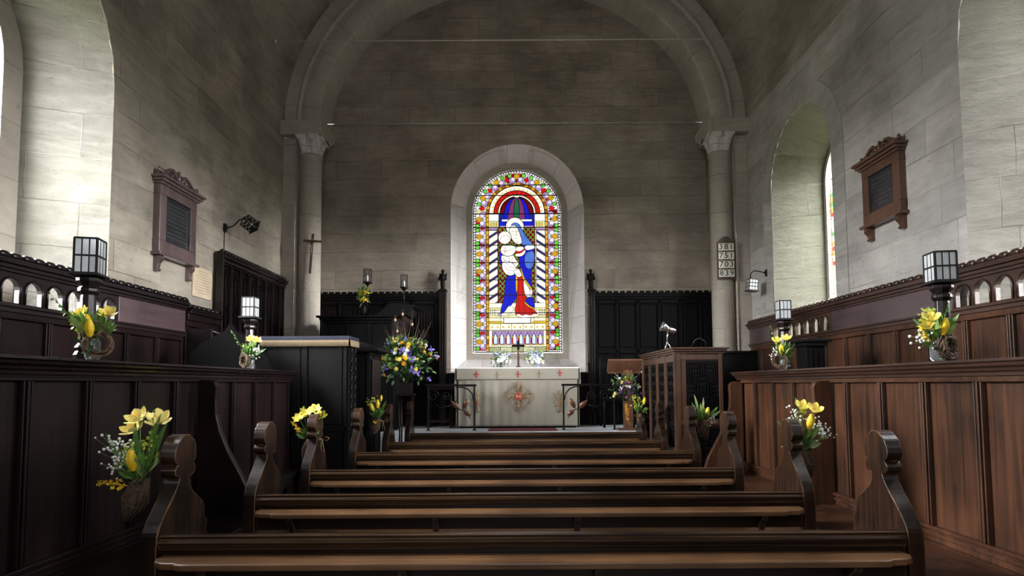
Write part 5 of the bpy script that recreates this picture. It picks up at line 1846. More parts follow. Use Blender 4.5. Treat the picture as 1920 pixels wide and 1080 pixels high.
# ------------------------------------------------------------------ right: long panelled desk with geometric carving
t = thing('clergy_desk', 'brown panelled clergy desk with black fretwork panels on the right, clip lamp on top', 'desk', (2.05, 6.7, 0))
T = Matrix.Translation((-2.05, -6.7, 0))
x0, x1, y0, y1, zt_ = 1.80, 2.32, 6.62, 8.28, 1.80
b = TB(); b.box(x0, x1, y0, y1, 0, zt_ - 0.07); b.build('carcase', 'wood_pulpit', t, bevel=0.004)
b = TB()
b.box(x0 - 0.02, x1 + 0.03, y0 - 0.02, y1 + 0.02, zt_ - 0.07, zt_ - 0.045); b.box(x0 - 0.04, x1 + 0.05, y0 - 0.045, y1 + 0.04, zt_ - 0.045, zt_ - 0.02); b.box(x0 - 0.06, x1 + 0.07, y0 - 0.065, y1 + 0.06, zt_ - 0.02, zt_)
b.build('cornice', 'wood_pulpit', t, bevel=0.005)
b = TB()
for xx in (x0 + 0.0, x1 - 0.045): b.box(xx, xx + 0.045, y0 - 0.02, y0, 0, zt_ - 0.07)
b.box(x0 + 0.045, x0 + 0.11, y0 - 0.012, y0, 0, zt_ - 0.07)
for z in (0.25, 0.93, 1.66): b.box(x0, x1, y0 - 0.018, y0, z, z + 0.05)
b.build('front_frame', 'wood_pulpit', t, bevel=0.004)
def fret(b, u0, u1, v0, v1, y):
    "concentric geometric strapwork"
    cu, cv = (u0 + u1) / 2, (v0 + v1) / 2
    w, h = u1 - u0, v1 - v0
    def hl(z, a, c): b.box(a, c, y - 0.014, y, z - 0.006, z + 0.006)
    def vl(x, a, c): b.box(x - 0.006, x + 0.006, y - 0.014, y, a, c)
    for k in (0.02, 0.10, 0.18):
        du, dv = w * k, h * k
        hl(v0 + dv, u0 + du, cu - w * 0.12); hl(v0 + dv, cu + w * 0.12, u1 - du); hl(v1 - dv, u0 + du, cu - w * 0.12); hl(v1 - dv, cu + w * 0.12, u1 - du)
        vl(u0 + du, v0 + dv, cv - h * 0.12); vl(u0 + du, cv + h * 0.12, v1 - dv); vl(u1 - du, v0 + dv, cv - h * 0.12); vl(u1 - du, cv + h * 0.12, v1 - dv)
    for k in (-0.12, -0.04, 0.04, 0.12):
        vl(cu + w * k, v0 + h * 0.02, cv - h * (0.28 - abs(k))); vl(cu + w * k, cv + h * (0.28 - abs(k)), v1 - h * 0.02)
        hl(cv + h * k, u0 + w * 0.02, cu - w * (0.28 - abs(k))); hl(cv + h * k, cu + w * (0.28 - abs(k)), u1 - w * 0.02)
    for k in (0.08, 0.17, 0.26):
        hl(cv + h * k, cu - w * k, cu + w * k); hl(cv - h * k, cu - w * k, cu + w * k); vl(cu + w * k, cv - h * k, cv + h * k); vl(cu - w * k, cv - h * k, cv + h * k)
for (v0, v1) in ((1.00, 1.65), (0.32, 0.91)):
    b = TB(); b.box(x0 + 0.11, x1 - 0.045, y0 - 0.006, y0, v0, v1); fret(b, x0 + 0.125, x1 - 0.06, v0 + 0.015, v1 - 0.015, y0 - 0.004)
    b.build('fretwork_panel', 'wood_black', t)
# long side: four tall carved panels
ys = [y0 + (y1 - y0) * i / 4 for i in range(5)]
b = TB()
for y in ys: b.box(x0 - 0.018, x0, max(y0 - 0.02, y - 0.05), min(y1, y + 0.05), 0, zt_ - 0.07)
for y in ys: b.box(x0 - 0.028, x0 - 0.016, y - 0.015, y + 0.015, 0, zt_ - 0.07)
for z in (0.35, 0.60, 1.64): b.box(x0 - 0.02, x0, y0, y1, z, z + 0.07)
b.build('side_frame', 'wood_pulpit', t, bevel=0.004)
for ya, yb in zip(ys, ys[1:]):
    b = TB(); b.box(x0 - 0.008, x0, ya + 0.05, yb - 0.05, 0.67, 1.64)
    for q in range(8):
        z = 0.74 + q * 0.115; cy = (ya + yb) / 2
        b.tube([(x0 - 0.012, cy - 0.09, z), (x0 - 0.018, cy - 0.03, z + 0.05), (x0 - 0.018, cy + 0.03, z), (x0 - 0.012, cy + 0.09, z + 0.05)], 0.010, 5)
        b.ball((x0 - 0.012, cy, z + 0.03), 0.018, 6)
    b.build('carved_panel', 'wood_black', t)
# dado block below the right pier
t = thing('pier_dado', 'plain dark boarding at the foot of the right pier', 'panelling', (3.35, 8.9, 0))
b = MB(); b.box(-0.28, 0.30, -0.04, 0.02, 0.72, 1.84); b.box(-0.30, 0.30, -0.06, 0.04, 1.84, 1.88); b.build('board', 'wood_black', t, bevel=0.005)

# ------------------------------------------------------------------ lectern
LX, LY = 1.645, 8.71
t = thing('lectern', 'wooden lectern with a broad sloping desk on a post, flowers tied to it', 'lectern', (LX, LY, ZP))
b = MB(); b.box(-0.065, 0.065, -0.05, 0.05, 0, 0.88); b.build('post', 'wood_red', t, bevel=0.006)
b = MB(); b.M = Matrix.Translation((0.0, -0.02, 0.955)) @ Matrix.Rotation(math.radians(28), 4, 'X')
b.box(-0.295, 0.295, -0.02, 0.02, -0.115, 0.10); b.box(-0.29, 0.29, -0.05, -0.02, -0.115, -0.095); b.build('desk', 'wood_red', t, bevel=0.01)
b = MB()
for s in (-1, 1): b.tube([(s * 0.06, 0.0, 0.72), (s * 0.23, 0.0, 0.875)], 0.007, 6)
b.build('brace', 'chrome', t)
b = MB(); b.box(-0.15, 0.15, -0.08, 0.1, 0, 0.03); b.build('foot', 'wood_red', t, bevel=0.005)

# ------------------------------------------------------------------ clip lamp on the clergy desk
t = thing('clip_lamp', 'small chrome spot lamp standing on the clergy desk', 'lamp', (1.88, 7.3, 1.80))
b = MB()
b.tube([(-0.04, -0.03, 0.0), (0.0, 0, 0.13)], 0.006, 6); b.tube([(0.05, -0.03, 0.0), (0.0, 0, 0.13)], 0.006, 6); b.tube([(0.0, 0.05, 0.0), (0.0, 0, 0.13)], 0.006, 6); b.tube([(0, 0, 0.13), (0.01, 0, 0.24)], 0.009, 8)
b.build('stand', 'chrome', t)
b = MB(); b.M = Matrix.Translation((0.0, -0.02, 0.28)) @ Matrix.Rotation(math.radians(112), 4, 'Y')
b.lathe([(0.02, 0.11), (0.03, 0.10), (0.033, 0.02), (0.03, 0.0), (0.045, -0.02), (0.062, -0.07), (0.058, -0.075), (0.02, -0.04)], 20); b.build('lamp_head', 'chrome', t)
b = MB(); b.tube([(1.90, 7.26, 1.807), (2.0, 7.1, 1.806), (2.08, 7.0, 1.82), (2.2, 7.2, 1.93), (2.34, 7.45, 1.97), (2.44, 7.55, 1.93), (2.46, 7.56, 1.70)], 0.0035, 6)
tag(b.build('lamp_cable', 'iron'), 'black cable looping up from the clergy desk top', 'cable')
# ------------------------------------------------------------------ wall tablets
def tablet(side, label, y0, y1, ztop, zbot, wm):
    "framed honours board on a side wall: slate panel, cornice, scrolled crest, two brackets"
    c = side * XW
    f = -side
    ym = (y0 + y1) / 2
    t = thing('memorial_tablet', label, 'memorial board', (c, ym, (ztop + zbot) / 2))
    T = Matrix.Translation((-c, -ym, -(ztop + zbot) / 2))
    w = y1 - y0
    h = ztop - zbot
    zb0 = zbot + h * 0.16           # bottom of the board
    zc = ztop - h * 0.14            # underside of the crest
    def bx(b, a0, a1, z0, z1, d0, d1):
        xs = sorted((c + f * d0, c + f * d1)); b.box(xs[0], xs[1], a0, a1, z0, z1)
    b = MB(T)
    st = w * 0.17
    bx(b, y0, y0 + st, zb0 + st * 1.2, zc - 0.08 - st * 0.9, 0.0, 0.073); bx(b, y1 - st, y1, zb0 + st * 1.2, zc - 0.08 - st * 0.9, 0.0, 0.073)
    bx(b, y0, y1, zb0, zb0 + st * 1.2, 0.0, 0.075); bx(b, y0, y1, zc - 0.08 - st * 0.9, zc - 0.08, 0.0, 0.075)
    b.build('frame', wm, t, bevel=0.006)
    b = MB(T)
    bx(b, y0 + st, y1 - st, zb0 + st * 1.2, zc - 0.08 - st * 0.9, 0.0, 0.05)
    b.build('slate_panel', 'slate', t)
    b = MB(T)
    rn = random.Random(5)
    z = zc - 0.08 - st * 0.9 - 0.06
    k = 0
    while z > zb0 + st * 1.2 + 0.03:
        a = y0 + st + 0.05
        e = y1 - st - 0.05
        if k > 0 and k % 3 == 0: a += 0.06; e -= 0.06
        yy = a
        while yy < e:
            l = rn.uniform(0.02, 0.06)
            bx(b, yy, min(e, yy + l), z, z + 0.006, 0.05, 0.0512)
            yy += l + 0.012
        z -= 0.045
        k += 1
    b.build('faint_inscription', 'board_letter', t)
    b = MB(T)
    bx(b, y0 - 0.02, y1 + 0.02, zc - 0.085, zc - 0.06, 0.0, 0.10); bx(b, y0 - 0.04, y1 + 0.04, zc - 0.06, zc - 0.03, 0.0, 0.125); bx(b, y0 - 0.06, y1 + 0.06, zc - 0.03, zc, 0.0, 0.15)
    b.build('cornice', wm, t, bevel=0.008)
    b = MB(T); bx(b, y0 - 0.03, y1 + 0.03, zb0 - 0.02, zb0 + 0.012, 0.0, 0.105); b.build('sill_moulding', wm, t, bevel=0.006)
    # swan-neck crest
    b = MB(T)
    hh = ztop - zc
    up = [(y0 - 0.02, zc), (y0 - 0.02, zc + hh * 0.35), (y0 + w * 0.10, zc + hh * 0.30), (y0 + w * 0.24, zc + hh * 0.48), (y0 + w * 0.36, zc + hh * 0.85), (y0 + w * 0.46, zc + hh * 0.75), (ym, zc + hh * 0.98)]
    up = up + [(2 * ym - p[0], p[1]) for p in up[::-1][1:]]
    xs = sorted((c + f * 0.02, c + f * 0.05))
    b.prism(up, xs[0], xs[1], axis='x')
    for q in (-1, 1):
        def P(u, v): return (c + f * 0.06, ym + q * u * w, zc + v * hh)
        b.tube([P(0.05, 0.25), P(0.10, 0.55), P(0.17, 0.80), P(0.26, 0.70), P(0.36, 0.42), P(0.47, 0.26), P(0.53, 0.34), P(0.52, 0.5), P(0.48, 0.46)], [0.012, 0.018, 0.02, 0.02, 0.017, 0.014, 0.014, 0.012, 0.008], 7)
        b.tube([P(0.16, 0.25), P(0.20, 0.45), P(0.15, 0.55), P(0.12, 0.42)], [0.014, 0.014, 0.012, 0.006], 6)
    b.tube([(c + f * 0.06, ym, zc + 0.02), (c + f * 0.06, ym, zc + hh * 0.6), (c + f * 0.06, ym, zc + hh)], [0.02, 0.016, 0.006], 7)
    b.build('carved_crest', wm, t)
    for yy in (y0 + st * 0.45, y1 - st * 0.45):
        b = MB(T)
        pr = [(0.0, zb0 - 0.02), (0.075, zb0 - 0.02), (0.085, zb0 - 0.06), (0.05, zb0 - 0.10), (0.04, zbot + 0.035), (0.06, zbot + 0.015), (0.04, zbot), (0.0, zbot)]
        b.prism([(c + f * p[0], p[1]) for p in pr], yy - 0.03, yy + 0.03, axis='y')
        b.build('bracket', wm, t, bevel=0.004)
    return t


wood('wood_tablet_left', (0.045, 0.026, 0.028), (0.15, 0.10, 0.105), rough=0.26, axis='Z', coat=1.0)  # grey sheen from the windows is put into this lighter colour
wood('wood_tablet_right', (0.045, 0.018, 0.010), (0.15, 0.068, 0.036), rough=0.35, axis='Z', coat=0.4, worn=(0.2, 0.1, 0.055))
tablet(-1, 'framed memorial board with a scrolled crest and slate panel, on the left wall', 6.02, 6.72, 3.77, 2.60, 'wood_tablet_left')
tablet(1, 'framed memorial board with a scrolled crest and slate panel, on the right wall', 5.56, 6.16, 3.86, 2.88, 'wood_tablet_right')

# plaque
t = thing('plaque', 'small tan engraved plaque screwed to the left wall below the memorial board', 'plaque', (-XW + 0.002, 6.99, 2.64))
b = MB(); b.box(0.0, 0.014, -0.21, 0.21, -0.19, 0.17); b.build('plate', 'plaque', t, bevel=0.003)
b = MB(); rn = random.Random(8)
for k in range(9):
    z = 0.12 - k * 0.032
    a = -0.15 + (0.05 if k in (0, 1, 8) else 0.0); e = -a
    while a < e:
        l = rn.uniform(0.015, 0.05); b.box(0.014, 0.0146, a, min(e, a + l), z, z + 0.007); a += l + 0.009
b.build('engraving', 'plaque_letter', t)
b = MB()
for y in (-0.195, 0.195):
    for z in (-0.175, 0.155): b.ball((0.014, y, z), 0.006, 6)
b.build('screw', 'iron', t)


# ------------------------------------------------------------------ lanterns
def lantern_body(t, w, h, M, nx=3, nz=2, glass='lantern_glass', bottom=0.02):
    "square caged lantern: iron bars, panes, base plate; M places its base centre"
    f = MB(M)
    r = 0.007 * (w / 0.15)
    for sx in (-1, 1):
        for sy in (-1, 1): f.box(sx * w / 2 - r, sx * w / 2 + r, sy * w / 2 - r, sy * w / 2 + r, 0, h)
    for z in [h * i / nz for i in range(nz + 1)]:
        for s in (-1, 1):
            f.box(-w / 2, w / 2, s * w / 2 - r, s * w / 2 + r, z - r, z + r); f.box(s * w / 2 - r, s * w / 2 + r, -w / 2, w / 2, z - r, z + r)
    for i in range(1, nx):
        u = -w / 2 + w * i / nx
        for s in (-1, 1):
            f.box(u - r * 0.6, u + r * 0.6, s * w / 2 - r * 0.6, s * w / 2 + r * 0.6, 0, h); f.box(s * w / 2 - r * 0.6, s * w / 2 + r * 0.6, u - r * 0.6, u + r * 0.6, 0, h)
    f.build('cage', 'lantern_metal', t)
    if glass:
        for (a, c) in ((1, 0), (-1, 0), (0, 1), (0, -1)):
            g = MB(M)
            if a: g.box(a * w / 2 - 0.002, a * w / 2 + 0.002, -w / 2 + r, w / 2 - r, r, h - r)
            else: g.box(-w / 2 + r, w / 2 - r, c * w / 2 - 0.002, c * w / 2 + 0.002, r, h - r)
            g.build('pane', glass, t)
    g = MB(M); g.box(-w / 2 - bottom, w / 2 + bottom, -w / 2 - bottom, w / 2 + bottom, -0.014, 0); g.build('base_plate', 'lantern_metal', t, bevel=0.002)
    g = MB(M); g.lathe([(0.012, 0), (0.012, h * 0.5), (0.004, h * 0.56)], 10); g.build('candle', 'petal_white', t)


def post_lantern(x, y, z0, zl, zt_, w, rz, label, m='wood_dark_rail'):
    t = thing('post_lantern', label, 'lantern', (x, y, z0), 'square lanterns on the choir stall posts', rz)
    H_ = zl - z0
    b = MB()
    k = H_ / 0.47
    b.lathe([(0.062, 0), (0.062, 0.03 * k), (0.052, 0.05 * k), (0.056, 0.07 * k), (0.040, 0.095 * k), (0.044, 0.12 * k)], sides=8, rot=math.pi / 8)
    b.lathe([(0.042, 0.12 * k), (0.036, 0.36 * k)], sides=8, rot=math.pi / 8)
    b.lathe([(0.040, 0.355 * k), (0.052, 0.375 * k), (0.052, 0.39 * k), (0.042, 0.40 * k), (0.060, 0.43 * k), (0.062, 0.445 * k), (0.045, 0.46 * k)], sides=8, rot=math.pi / 8)
    b.build('post', m, t, bevel=0.002)
    b = MB(); b.lathe([(0.012, 0.455 * k), (0.02, 0.463 * k), (0.012, H_ - 0.01)], 12); b.build('collar', 'brass', t)
    lantern_body(t, w, zt_ - zl, Matrix.Translation((0, 0, H_)))
    return t


post_lantern(-2.40, 3.27, 1.545, 2.03, 2.225, 0.110, math.radians(14), 'square lantern on a black turned post, on the left stall near the camera')
post_lantern(-2.41, 5.29, 1.545, 2.02, 2.195, 0.108, math.radians(2), 'smaller square lantern on a turned post, far end of the left stall')
post_lantern(2.455, 3.36, 1.512, 1.975, 2.14, 0.112, math.radians(-8), 'square lantern on a black turned post, on the right stall near the camera')
post_lantern(2.455, 5.36, 1.512, 1.98, 2.145, 0.098, math.radians(-3), 'smaller square lantern on a turned post, far end of the right stall')


def wall_lamp(side, y, z, label, w, reach, M, drop, glass='lantern_glass'):
    c = side * XW; f = -side
    t = thing('wall_lamp', label, 'wall lamp', (c, y, z), 'swan-neck wall lamps')
    b = MB(); b.box(0 if f > 0 else -0.02, 0.02 if f > 0 else 0, -0.03, 0.03, -0.06, 0.05); b.ball((f * 0.02, 0, 0), 0.03, 8); b.build('wall_plate', 'iron', t, bevel=0.003)
    b = MB(); b.tube([(f * 0.02, 0, 0)] + reach, 0.009, 8); b.build('swan_neck', 'iron', t)
    b = MB(); b.tube([(f * 0.006, 0, -0.05), (f * 0.006, -0.005, -drop * 0.5), (f * 0.006, 0, -drop)], 0.005, 6); b.build('cable', 'iron', t)
    lantern_body(t, w, w * 1.3, M, 3, 3, glass)
    return t


# left: lamp head tipped so the grid faces the camera; right: hanging upright
M = Matrix.Translation((0.36, -0.08, 0.03)) @ Matrix.Rotation(math.radians(62), 4, 'X') @ Matrix.Rotation(math.radians(0), 4, 'Z') @ Matrix.Rotation(math.radians(-28), 4, 'Y') @ Matrix.Translation((0, 0, -0.08))
wall_lamp(-1, 7.50, 3.45, 'caged lamp on a swan-neck arm, tipped down, on the left wall above the carved screen', 0.115, [(0.06, 0, 0.0), (0.12, 0, 0.02), (0.20, 0, 0.10), (0.30, 0, 0.12), (0.36, -0.03, 0.08)], M, 0.36, None)
M = Matrix.Translation((-0.24, 0, -0.27)) @ Matrix.Rotation(math.radians(6), 4, 'Y')
wall_lamp(1, 8.74, 3.05, 'caged lantern hanging from a swan-neck arm on the right wall beside the pier', 0.125, [(-0.05, 0, 0.0), (-0.12, 0, 0.02), (-0.20, 0, 0.03), (-0.25, 0, -0.02), (-0.25, 0, -0.09)], M, 0.75)


def pulpit_lamp(x, y, z0, z1, z2, w, label):
    t = thing('pole_lamp', label, 'lamp', (x, y, z0), 'caged lamps on iron poles at the pulpit')
    b = MB(); b.tube([(0, 0, 0), (0, 0, z1 - z0 - 0.03)], 0.008, 8); b.lathe([(0.03, 0), (0.03, 0.01), (0.012, 0.02)], 12); b.lathe([(0.008, z1 - z0 - 0.06), (0.045, z1 - z0 - 0.02), (0.05, z1 - z0 - 0.014)], 12); b.build('pole', 'iron', t)
    f = MB(Matrix.Translation((0, 0, z1 - z0)))
    h = z2 - z1
    f.lathe([(w / 2 + 0.012, -0.014), (w / 2 + 0.012, 0)], 20)
    for k in range(8):
        a = 2 * math.pi * k / 8
        f.tube([(w / 2 * math.cos(a), w / 2 * math.sin(a), 0), (w / 2 * math.cos(a), w / 2 * math.sin(a), h)], 0.004, 4)
    for z in (0, h * 0.5, h):
        f.tube([(w / 2 * math.cos(a), w / 2 * math.sin(a), z) for a in [2 * math.pi * k / 20 for k in range(21)]], 0.004, 4)
    f.build('cage', 'lantern_metal', t)
    g = MB(Matrix.Translation((0, 0, z1 - z0))); g.lathe([(0.012, 0), (0.012, h * 0.55)], 8); g.build('candle', 'petal_white', t)
    return t


x, z = pY(688, 570, 8.78)
pulpit_lamp(x, 8.80, 2.43, pY(688, 529, 8.8)[1], pY(688, 505, 8.8)[1], 0.12, 'caged lamp on an iron pole behind the vase of leaves on the pulpit')
x, z = pY(757, 570, 8.9)
pulpit_lamp(x, 8.92, 2.615, pY(757, 538, 8.9)[1], pY(757, 515, 8.9)[1], 0.105, 'caged lamp on an iron pole above the sloping pulpit book desk')

# ------------------------------------------------------------------ hymn board, crucifix, tie rods
x0, zt0 = pY(1345, 443, 9.21); x1, zb0 = pY(1380, 523, 9.21)
xm = (x0 + x1) / 2; w = (x1 - x0); h = zt0 - zb0
t = thing('hymn_board', 'dark wooden hymn board with four rows of numbers on the right pillar', 'hymn board', (xm, 9.228, zb0))
b = MB(); b.prism([(-w / 2, 0), (w / 2, 0), (w / 2, h * 0.86), (w * 0.16, h), (-w * 0.16, h), (-w / 2, h * 0.86)], 0.0, 0.03, axis='y'); b.build('board', 'wood_pulpit', t, bevel=0.004)
b = MB(); rows = ['381', '751', '703', '839']
for k in range(5): b.box(-w / 2 + 0.008, w / 2 - 0.008, -0.010, 0.0, 0.025 + 0.141 * k - 0.006, 0.025 + 0.141 * k + 0.006)
b.build('slats', 'wood_pulpit', t, bevel=0.002)
for k, row in enumerate(rows):
    z = 0.025 + 0.141 * (3 - k) + 0.0705
    b = MB()
    for j in range(3):
        cx = -0.083 + 0.083 * j
        b.box(cx - 0.039, cx + 0.039, -0.006, -0.002, z - 0.058, z + 0.058)
    cd_ = b.build('number_card', 'card', t, bevel=0.001)
    for j, ch in enumerate(row):
        cx = -0.083 + 0.083 * j
        vs, fs = text_mesh(ch, 0.125, 0.001)
        b = MB(Matrix.Translation((cx, -0.0075, z)) @ Matrix.Rotation(math.pi / 2, 4, 'X'))
        b.add(vs, fs)
        b.build('digit', 'ink', cd_)

x, z = pY(579, 436, 9.15); xb, zb_ = pY(574, 511, 9.15)
t = thing('crucifix', 'thin dark wooden crucifix with a small figure, hung on the left pillar', 'crucifix', (x, 9.24, zb_))
hh = z - zb_
lean = Matrix.Rotation(math.radians(3.5), 4, 'Y')
b = MB(lean); b.box(-0.018, 0.018, -0.02, 0.0, 0, hh); b.box(-0.145, 0.145, -0.022, -0.002, hh - 0.135, hh - 0.10); b.build('cross', 'wood_tablet_left', t, bevel=0.002)
b = MB(lean)
b.tube([(-0.11, -0.035, hh - 0.105), (-0.05, -0.035, hh - 0.13), (0, -0.035, hh - 0.145), (0.05, -0.035, hh - 0.13), (0.11, -0.035, hh - 0.105)], [0.006, 0.009, 0.014, 0.009, 0.006], 6)
b.tube([(0, -0.035, hh - 0.14), (0.004, -0.04, hh - 0.20), (-0.006, -0.035, hh - 0.26), (0.006, -0.04, hh - 0.32), (0, -0.035, hh - 0.38)], [0.016, 0.013, 0.013, 0.010, 0.007], 6)
b.ball((0.004, -0.04, hh - 0.105), 0.014, 8); b.build('figure', 'leaf_metal', t)

xl, zl = pX(483, 78, -XW + 0.12); xr, zr = pX(1448, 83, XW - 0.12)
yr = 8.55
_, z = pY(483, 78, yr)
b = MB()
half = XW * math.sqrt(1 - ((z - ZS) / B_OUT) ** 2) if z > ZS else XW
b.tube([(-half + 0.01, yr, z), (half - 0.01, yr, z)], 0.009, 6)
for xx in (-0.62, 0.70): b.tube([(xx - 0.045, yr, z), (xx + 0.045, yr, z)], 0.014, 8)
b.ball((-half + 0.045, yr, z), 0.03, 8)
tag(b.build('tie_rod', 'iron_rod'), 'upper iron tie rod spanning the nave in front of the arch', 'tie rod', 'iron tie rods')
b = MB()
_, z = pY(960, 231, 9.75)
b.tube([(-3.41, 9.75, z), (3.41, 9.75, z)], 0.007, 6)
for xx in (-0.18, 0.88): b.tube([(xx - 0.04, 9.75, z), (xx + 0.04, 9.75, z)], 0.012, 8)
tag(b.build('tie_rod', 'iron_rod'), 'lower iron tie rod crossing above the stained glass window', 'tie rod', 'iron tie rods')


# ------------------------------------------------------------------ flowers
def rdir(rn, base=(0, 0, 1), spread=0.5):
    v = Vector(base).normalized() + Vector((rn.uniform(-1, 1), rn.uniform(-1, 1), rn.uniform(-1, 1))) * spread
    return v.normalized()


def stem(b, p0, p1, r=0.0028, sag=0.0, n=5):
    p0, p1 = Vector(p0), Vector(p1)
    pts = []
    for i in range(n + 1):
        t = i / n
        p = p0.lerp(p1, t); p.z += sag * math.sin(math.pi * t)
        pts.append(p)
    b.tube(pts, r, 5)


def tulip(par, p, d, s, m='petal_yellow'):
    "closed tulip: six overlapping cupped petals"
    d = Vector(d).normalized(); p = Vector(p)
    u = d.orthogonal().normalized(); w = d.cross(u)
    b = MB()
    for k in range(6):
        a = k * math.pi / 3
        out = u * math.cos(a) + w * math.sin(a)
        sd = d.cross(out).normalized()
        rr = s * (0.235 if k % 2 else 0.205)
        vs, fs = [], []
        n = 7
        for i in range(n + 1):
            t = i / n
            rad = rr * math.sin(math.pi * min(1, (t * 0.80 + 0.12))) ** 0.8
            hw = s * 0.23 * math.sin(math.pi * (0.12 + t * 0.86)) ** 0.7
            for j in range(-2, 3):
                ja = j / 2 * hw / max(rad, s * 0.05) * 0.9
                ja = max(-1.0, min(1.0, ja))
                q = p + d * (s * t) + (out * math.cos(ja) + sd * math.sin(ja)) * rad
                vs.append(q)
        for i in range(n):
            for j in range(4):
                a_ = i * 5 + j
                fs.append((a_, a_ + 1, a_ + 6, a_ + 5))
        b.add(vs, fs, True)
    return b.build('tulip', m, par)


def lily(par, p, d, s, m='petal_cream', throat='petal_orange'):
    "open six-petalled alstroemeria-like bloom"
    d = Vector(d).normalized(); p = Vector(p)
    u = d.orthogonal().normalized(); w = d.cross(u)
    b = MB()
    b.mat(m)
    for k in range(6):
        a = k * math.pi / 3 + 0.2
        out = u * math.cos(a) + w * math.sin(a)
        tip = p + d * (s * (0.42 if k % 2 else 0.5)) + out * (s * (0.62 if k % 2 else 0.52))
        b.petal(p, tip, s * (0.52 if k % 2 else 0.44), d * 0.9 - out * 0.3, 0.30, -0.20, 7, 0.62)
    b.mat(throat)
    for k in range(5):
        a = k * 1.26
        out = u * math.cos(a) + w * math.sin(a)
        b.tube([p + d * s * 0.1, p + d * s * 0.35 + out * s * 0.07, p + d * s * 0.48 + out * s * 0.14], s * 0.012, 4)
    return b.build('lily', parent=par)


def daisy(b, p, d, s, n=12, cup=0.0):
    d = Vector(d).normalized(); p = Vector(p)
    u = d.orthogonal().normalized(); w = d.cross(u)
    for k in range(n):
        a = 2 * math.pi * k / n
        out = u * math.cos(a) + w * math.sin(a)
        b.petal(p, p + out * s * 0.5 + d * s * cup, s * 0.24, d, 0.15, 0.0, 3)


def sprig(b, p0, p1, rn, s=0.012, n=14, side=0.02):
    "small florets massed along a curving stem"
    p0, p1 = Vector(p0), Vector(p1)
    for i in range(n):
        t = 0.25 + 0.75 * i / n
        p = p0.lerp(p1, t); k = 1.15 - t * 0.7
        for q in range(3):
            o = Vector((rn.uniform(-1, 1), rn.uniform(-1, 1), rn.uniform(-1, 1))) * side * k
            dd = (o + Vector((0, 0, 0.01))).normalized()
            for e in range(4):
                a = e * 1.57 + rn.random()
                uu = dd.orthogonal().normalized(); ww = dd.cross(uu)
                out = uu * math.cos(a) + ww * math.sin(a)
                b.petal(p + o, p + o + out * s * k + dd * s * 0.4, s * 0.75 * k, dd, 0.1, 0, 2)


def gyp(par, p0, c, rn, r, n=26, m='petal_white', size=0.0065):
    "baby's breath: fine stems ending in small white buds"
    bs, bl = MB(), MB()
    p0, c = Vector(p0), Vector(c)
    stem(bs, p0, c, 0.0012)
    for i in range(n):
        q = c + Vector((rn.gauss(0, r * 0.5), rn.gauss(0, r * 0.4), rn.gauss(0, r * 0.5)))
        bs.tube([p0.lerp(c, rn.uniform(0.5, 0.95)), q], 0.0007, 3, caps=False)
        bl.ball(q, size * rn.uniform(0.7, 1.25), 6)
    bs.build('fine_stems', 'leaf_pale', par)
    return bl.build('white_buds', m, par)


def leaves(b, p0, rn, n, ln, wd, base=(0, 0, 1), spread=0.8, start=0.03):
    for i in range(n):
        d = rdir(rn, base, spread)
        s = Vector(p0) + d * start
        b.petal(s, s + d * ln * rn.uniform(0.6, 1.1), wd * rn.uniform(0.7, 1.2), rdir(rn, (0, -0.6, 1), 0.6), 0.2, rn.uniform(-0.15, 0.1), 5, 0.42)


def ivy(b, p0, p1, rn, n=9, s=0.022):
    p0, p1 = Vector(p0), Vector(p1)
    stem(b, p0, p1, 0.0016, 0.01)
    for i in range(n):
        p = p0.lerp(p1, (i + 0.7) / n)
        d = rdir(rn, (0, -0.4, 0.2), 1.0)
        b.petal(p, p + d * s, s * 0.85, rdir(rn, (0, -1, 0.3), 0.4), 0.15, 0.0, 3, 0.4)


def woven_pocket(par, rn, L=0.165, R_=0.044, lean=0.0):
    "twig cone hanging mouth up: bundle of bent twigs bound with vine, leaning to one side"
    b = MB(Matrix.Rotation(lean, 4, 'Y'))
    for i in range(70):
        a = 2 * math.pi * i / 70
        r0 = R_ * rn.uniform(0.85, 1.1)
        k = rn.uniform(-0.012, 0.012)
        b.tube([(r0 * 0.62 * math.cos(a), r0 * 0.5 * math.sin(a), rn.uniform(0.0, 0.035)), (r0 * 1.02 * math.cos(a + 0.15), r0 * 0.8 * math.sin(a + 0.15), -L * 0.25), (r0 * 1.12 * math.cos(a + 0.25) + k, r0 * 0.85 * math.sin(a + 0.25), -L * 0.52), (r0 * 0.75 * math.cos(a + 0.35) + k, r0 * 0.6 * math.sin(a + 0.35), -L * 0.8), (r0 * 0.28 * math.cos(a + 0.4), r0 * 0.25 * math.sin(a + 0.4), -L * rn.uniform(0.9, 1.15))], 0.0028, 4)
    b.lathe([(R_ * 0.4, 0.0), (R_ * 0.74, -L * 0.25), (R_ * 0.78, -L * 0.52), (R_ * 0.46, -L * 0.8), (R_ * 0.1, -L * 0.9)], 12)
    for k, z, r in ((0, -0.012, 0.85), (1, -0.02, 0.95), (2, -L * 0.62, 1.05)):
        r *= R_
        b.tube([(r * math.cos(a), r * 0.82 * math.sin(a), z + 0.008 * math.sin(a * 2)) for a in [i * 0.45 for i in range(15)]], 0.0032, 5)
    return b.build('twig_pocket', 'twig', par)


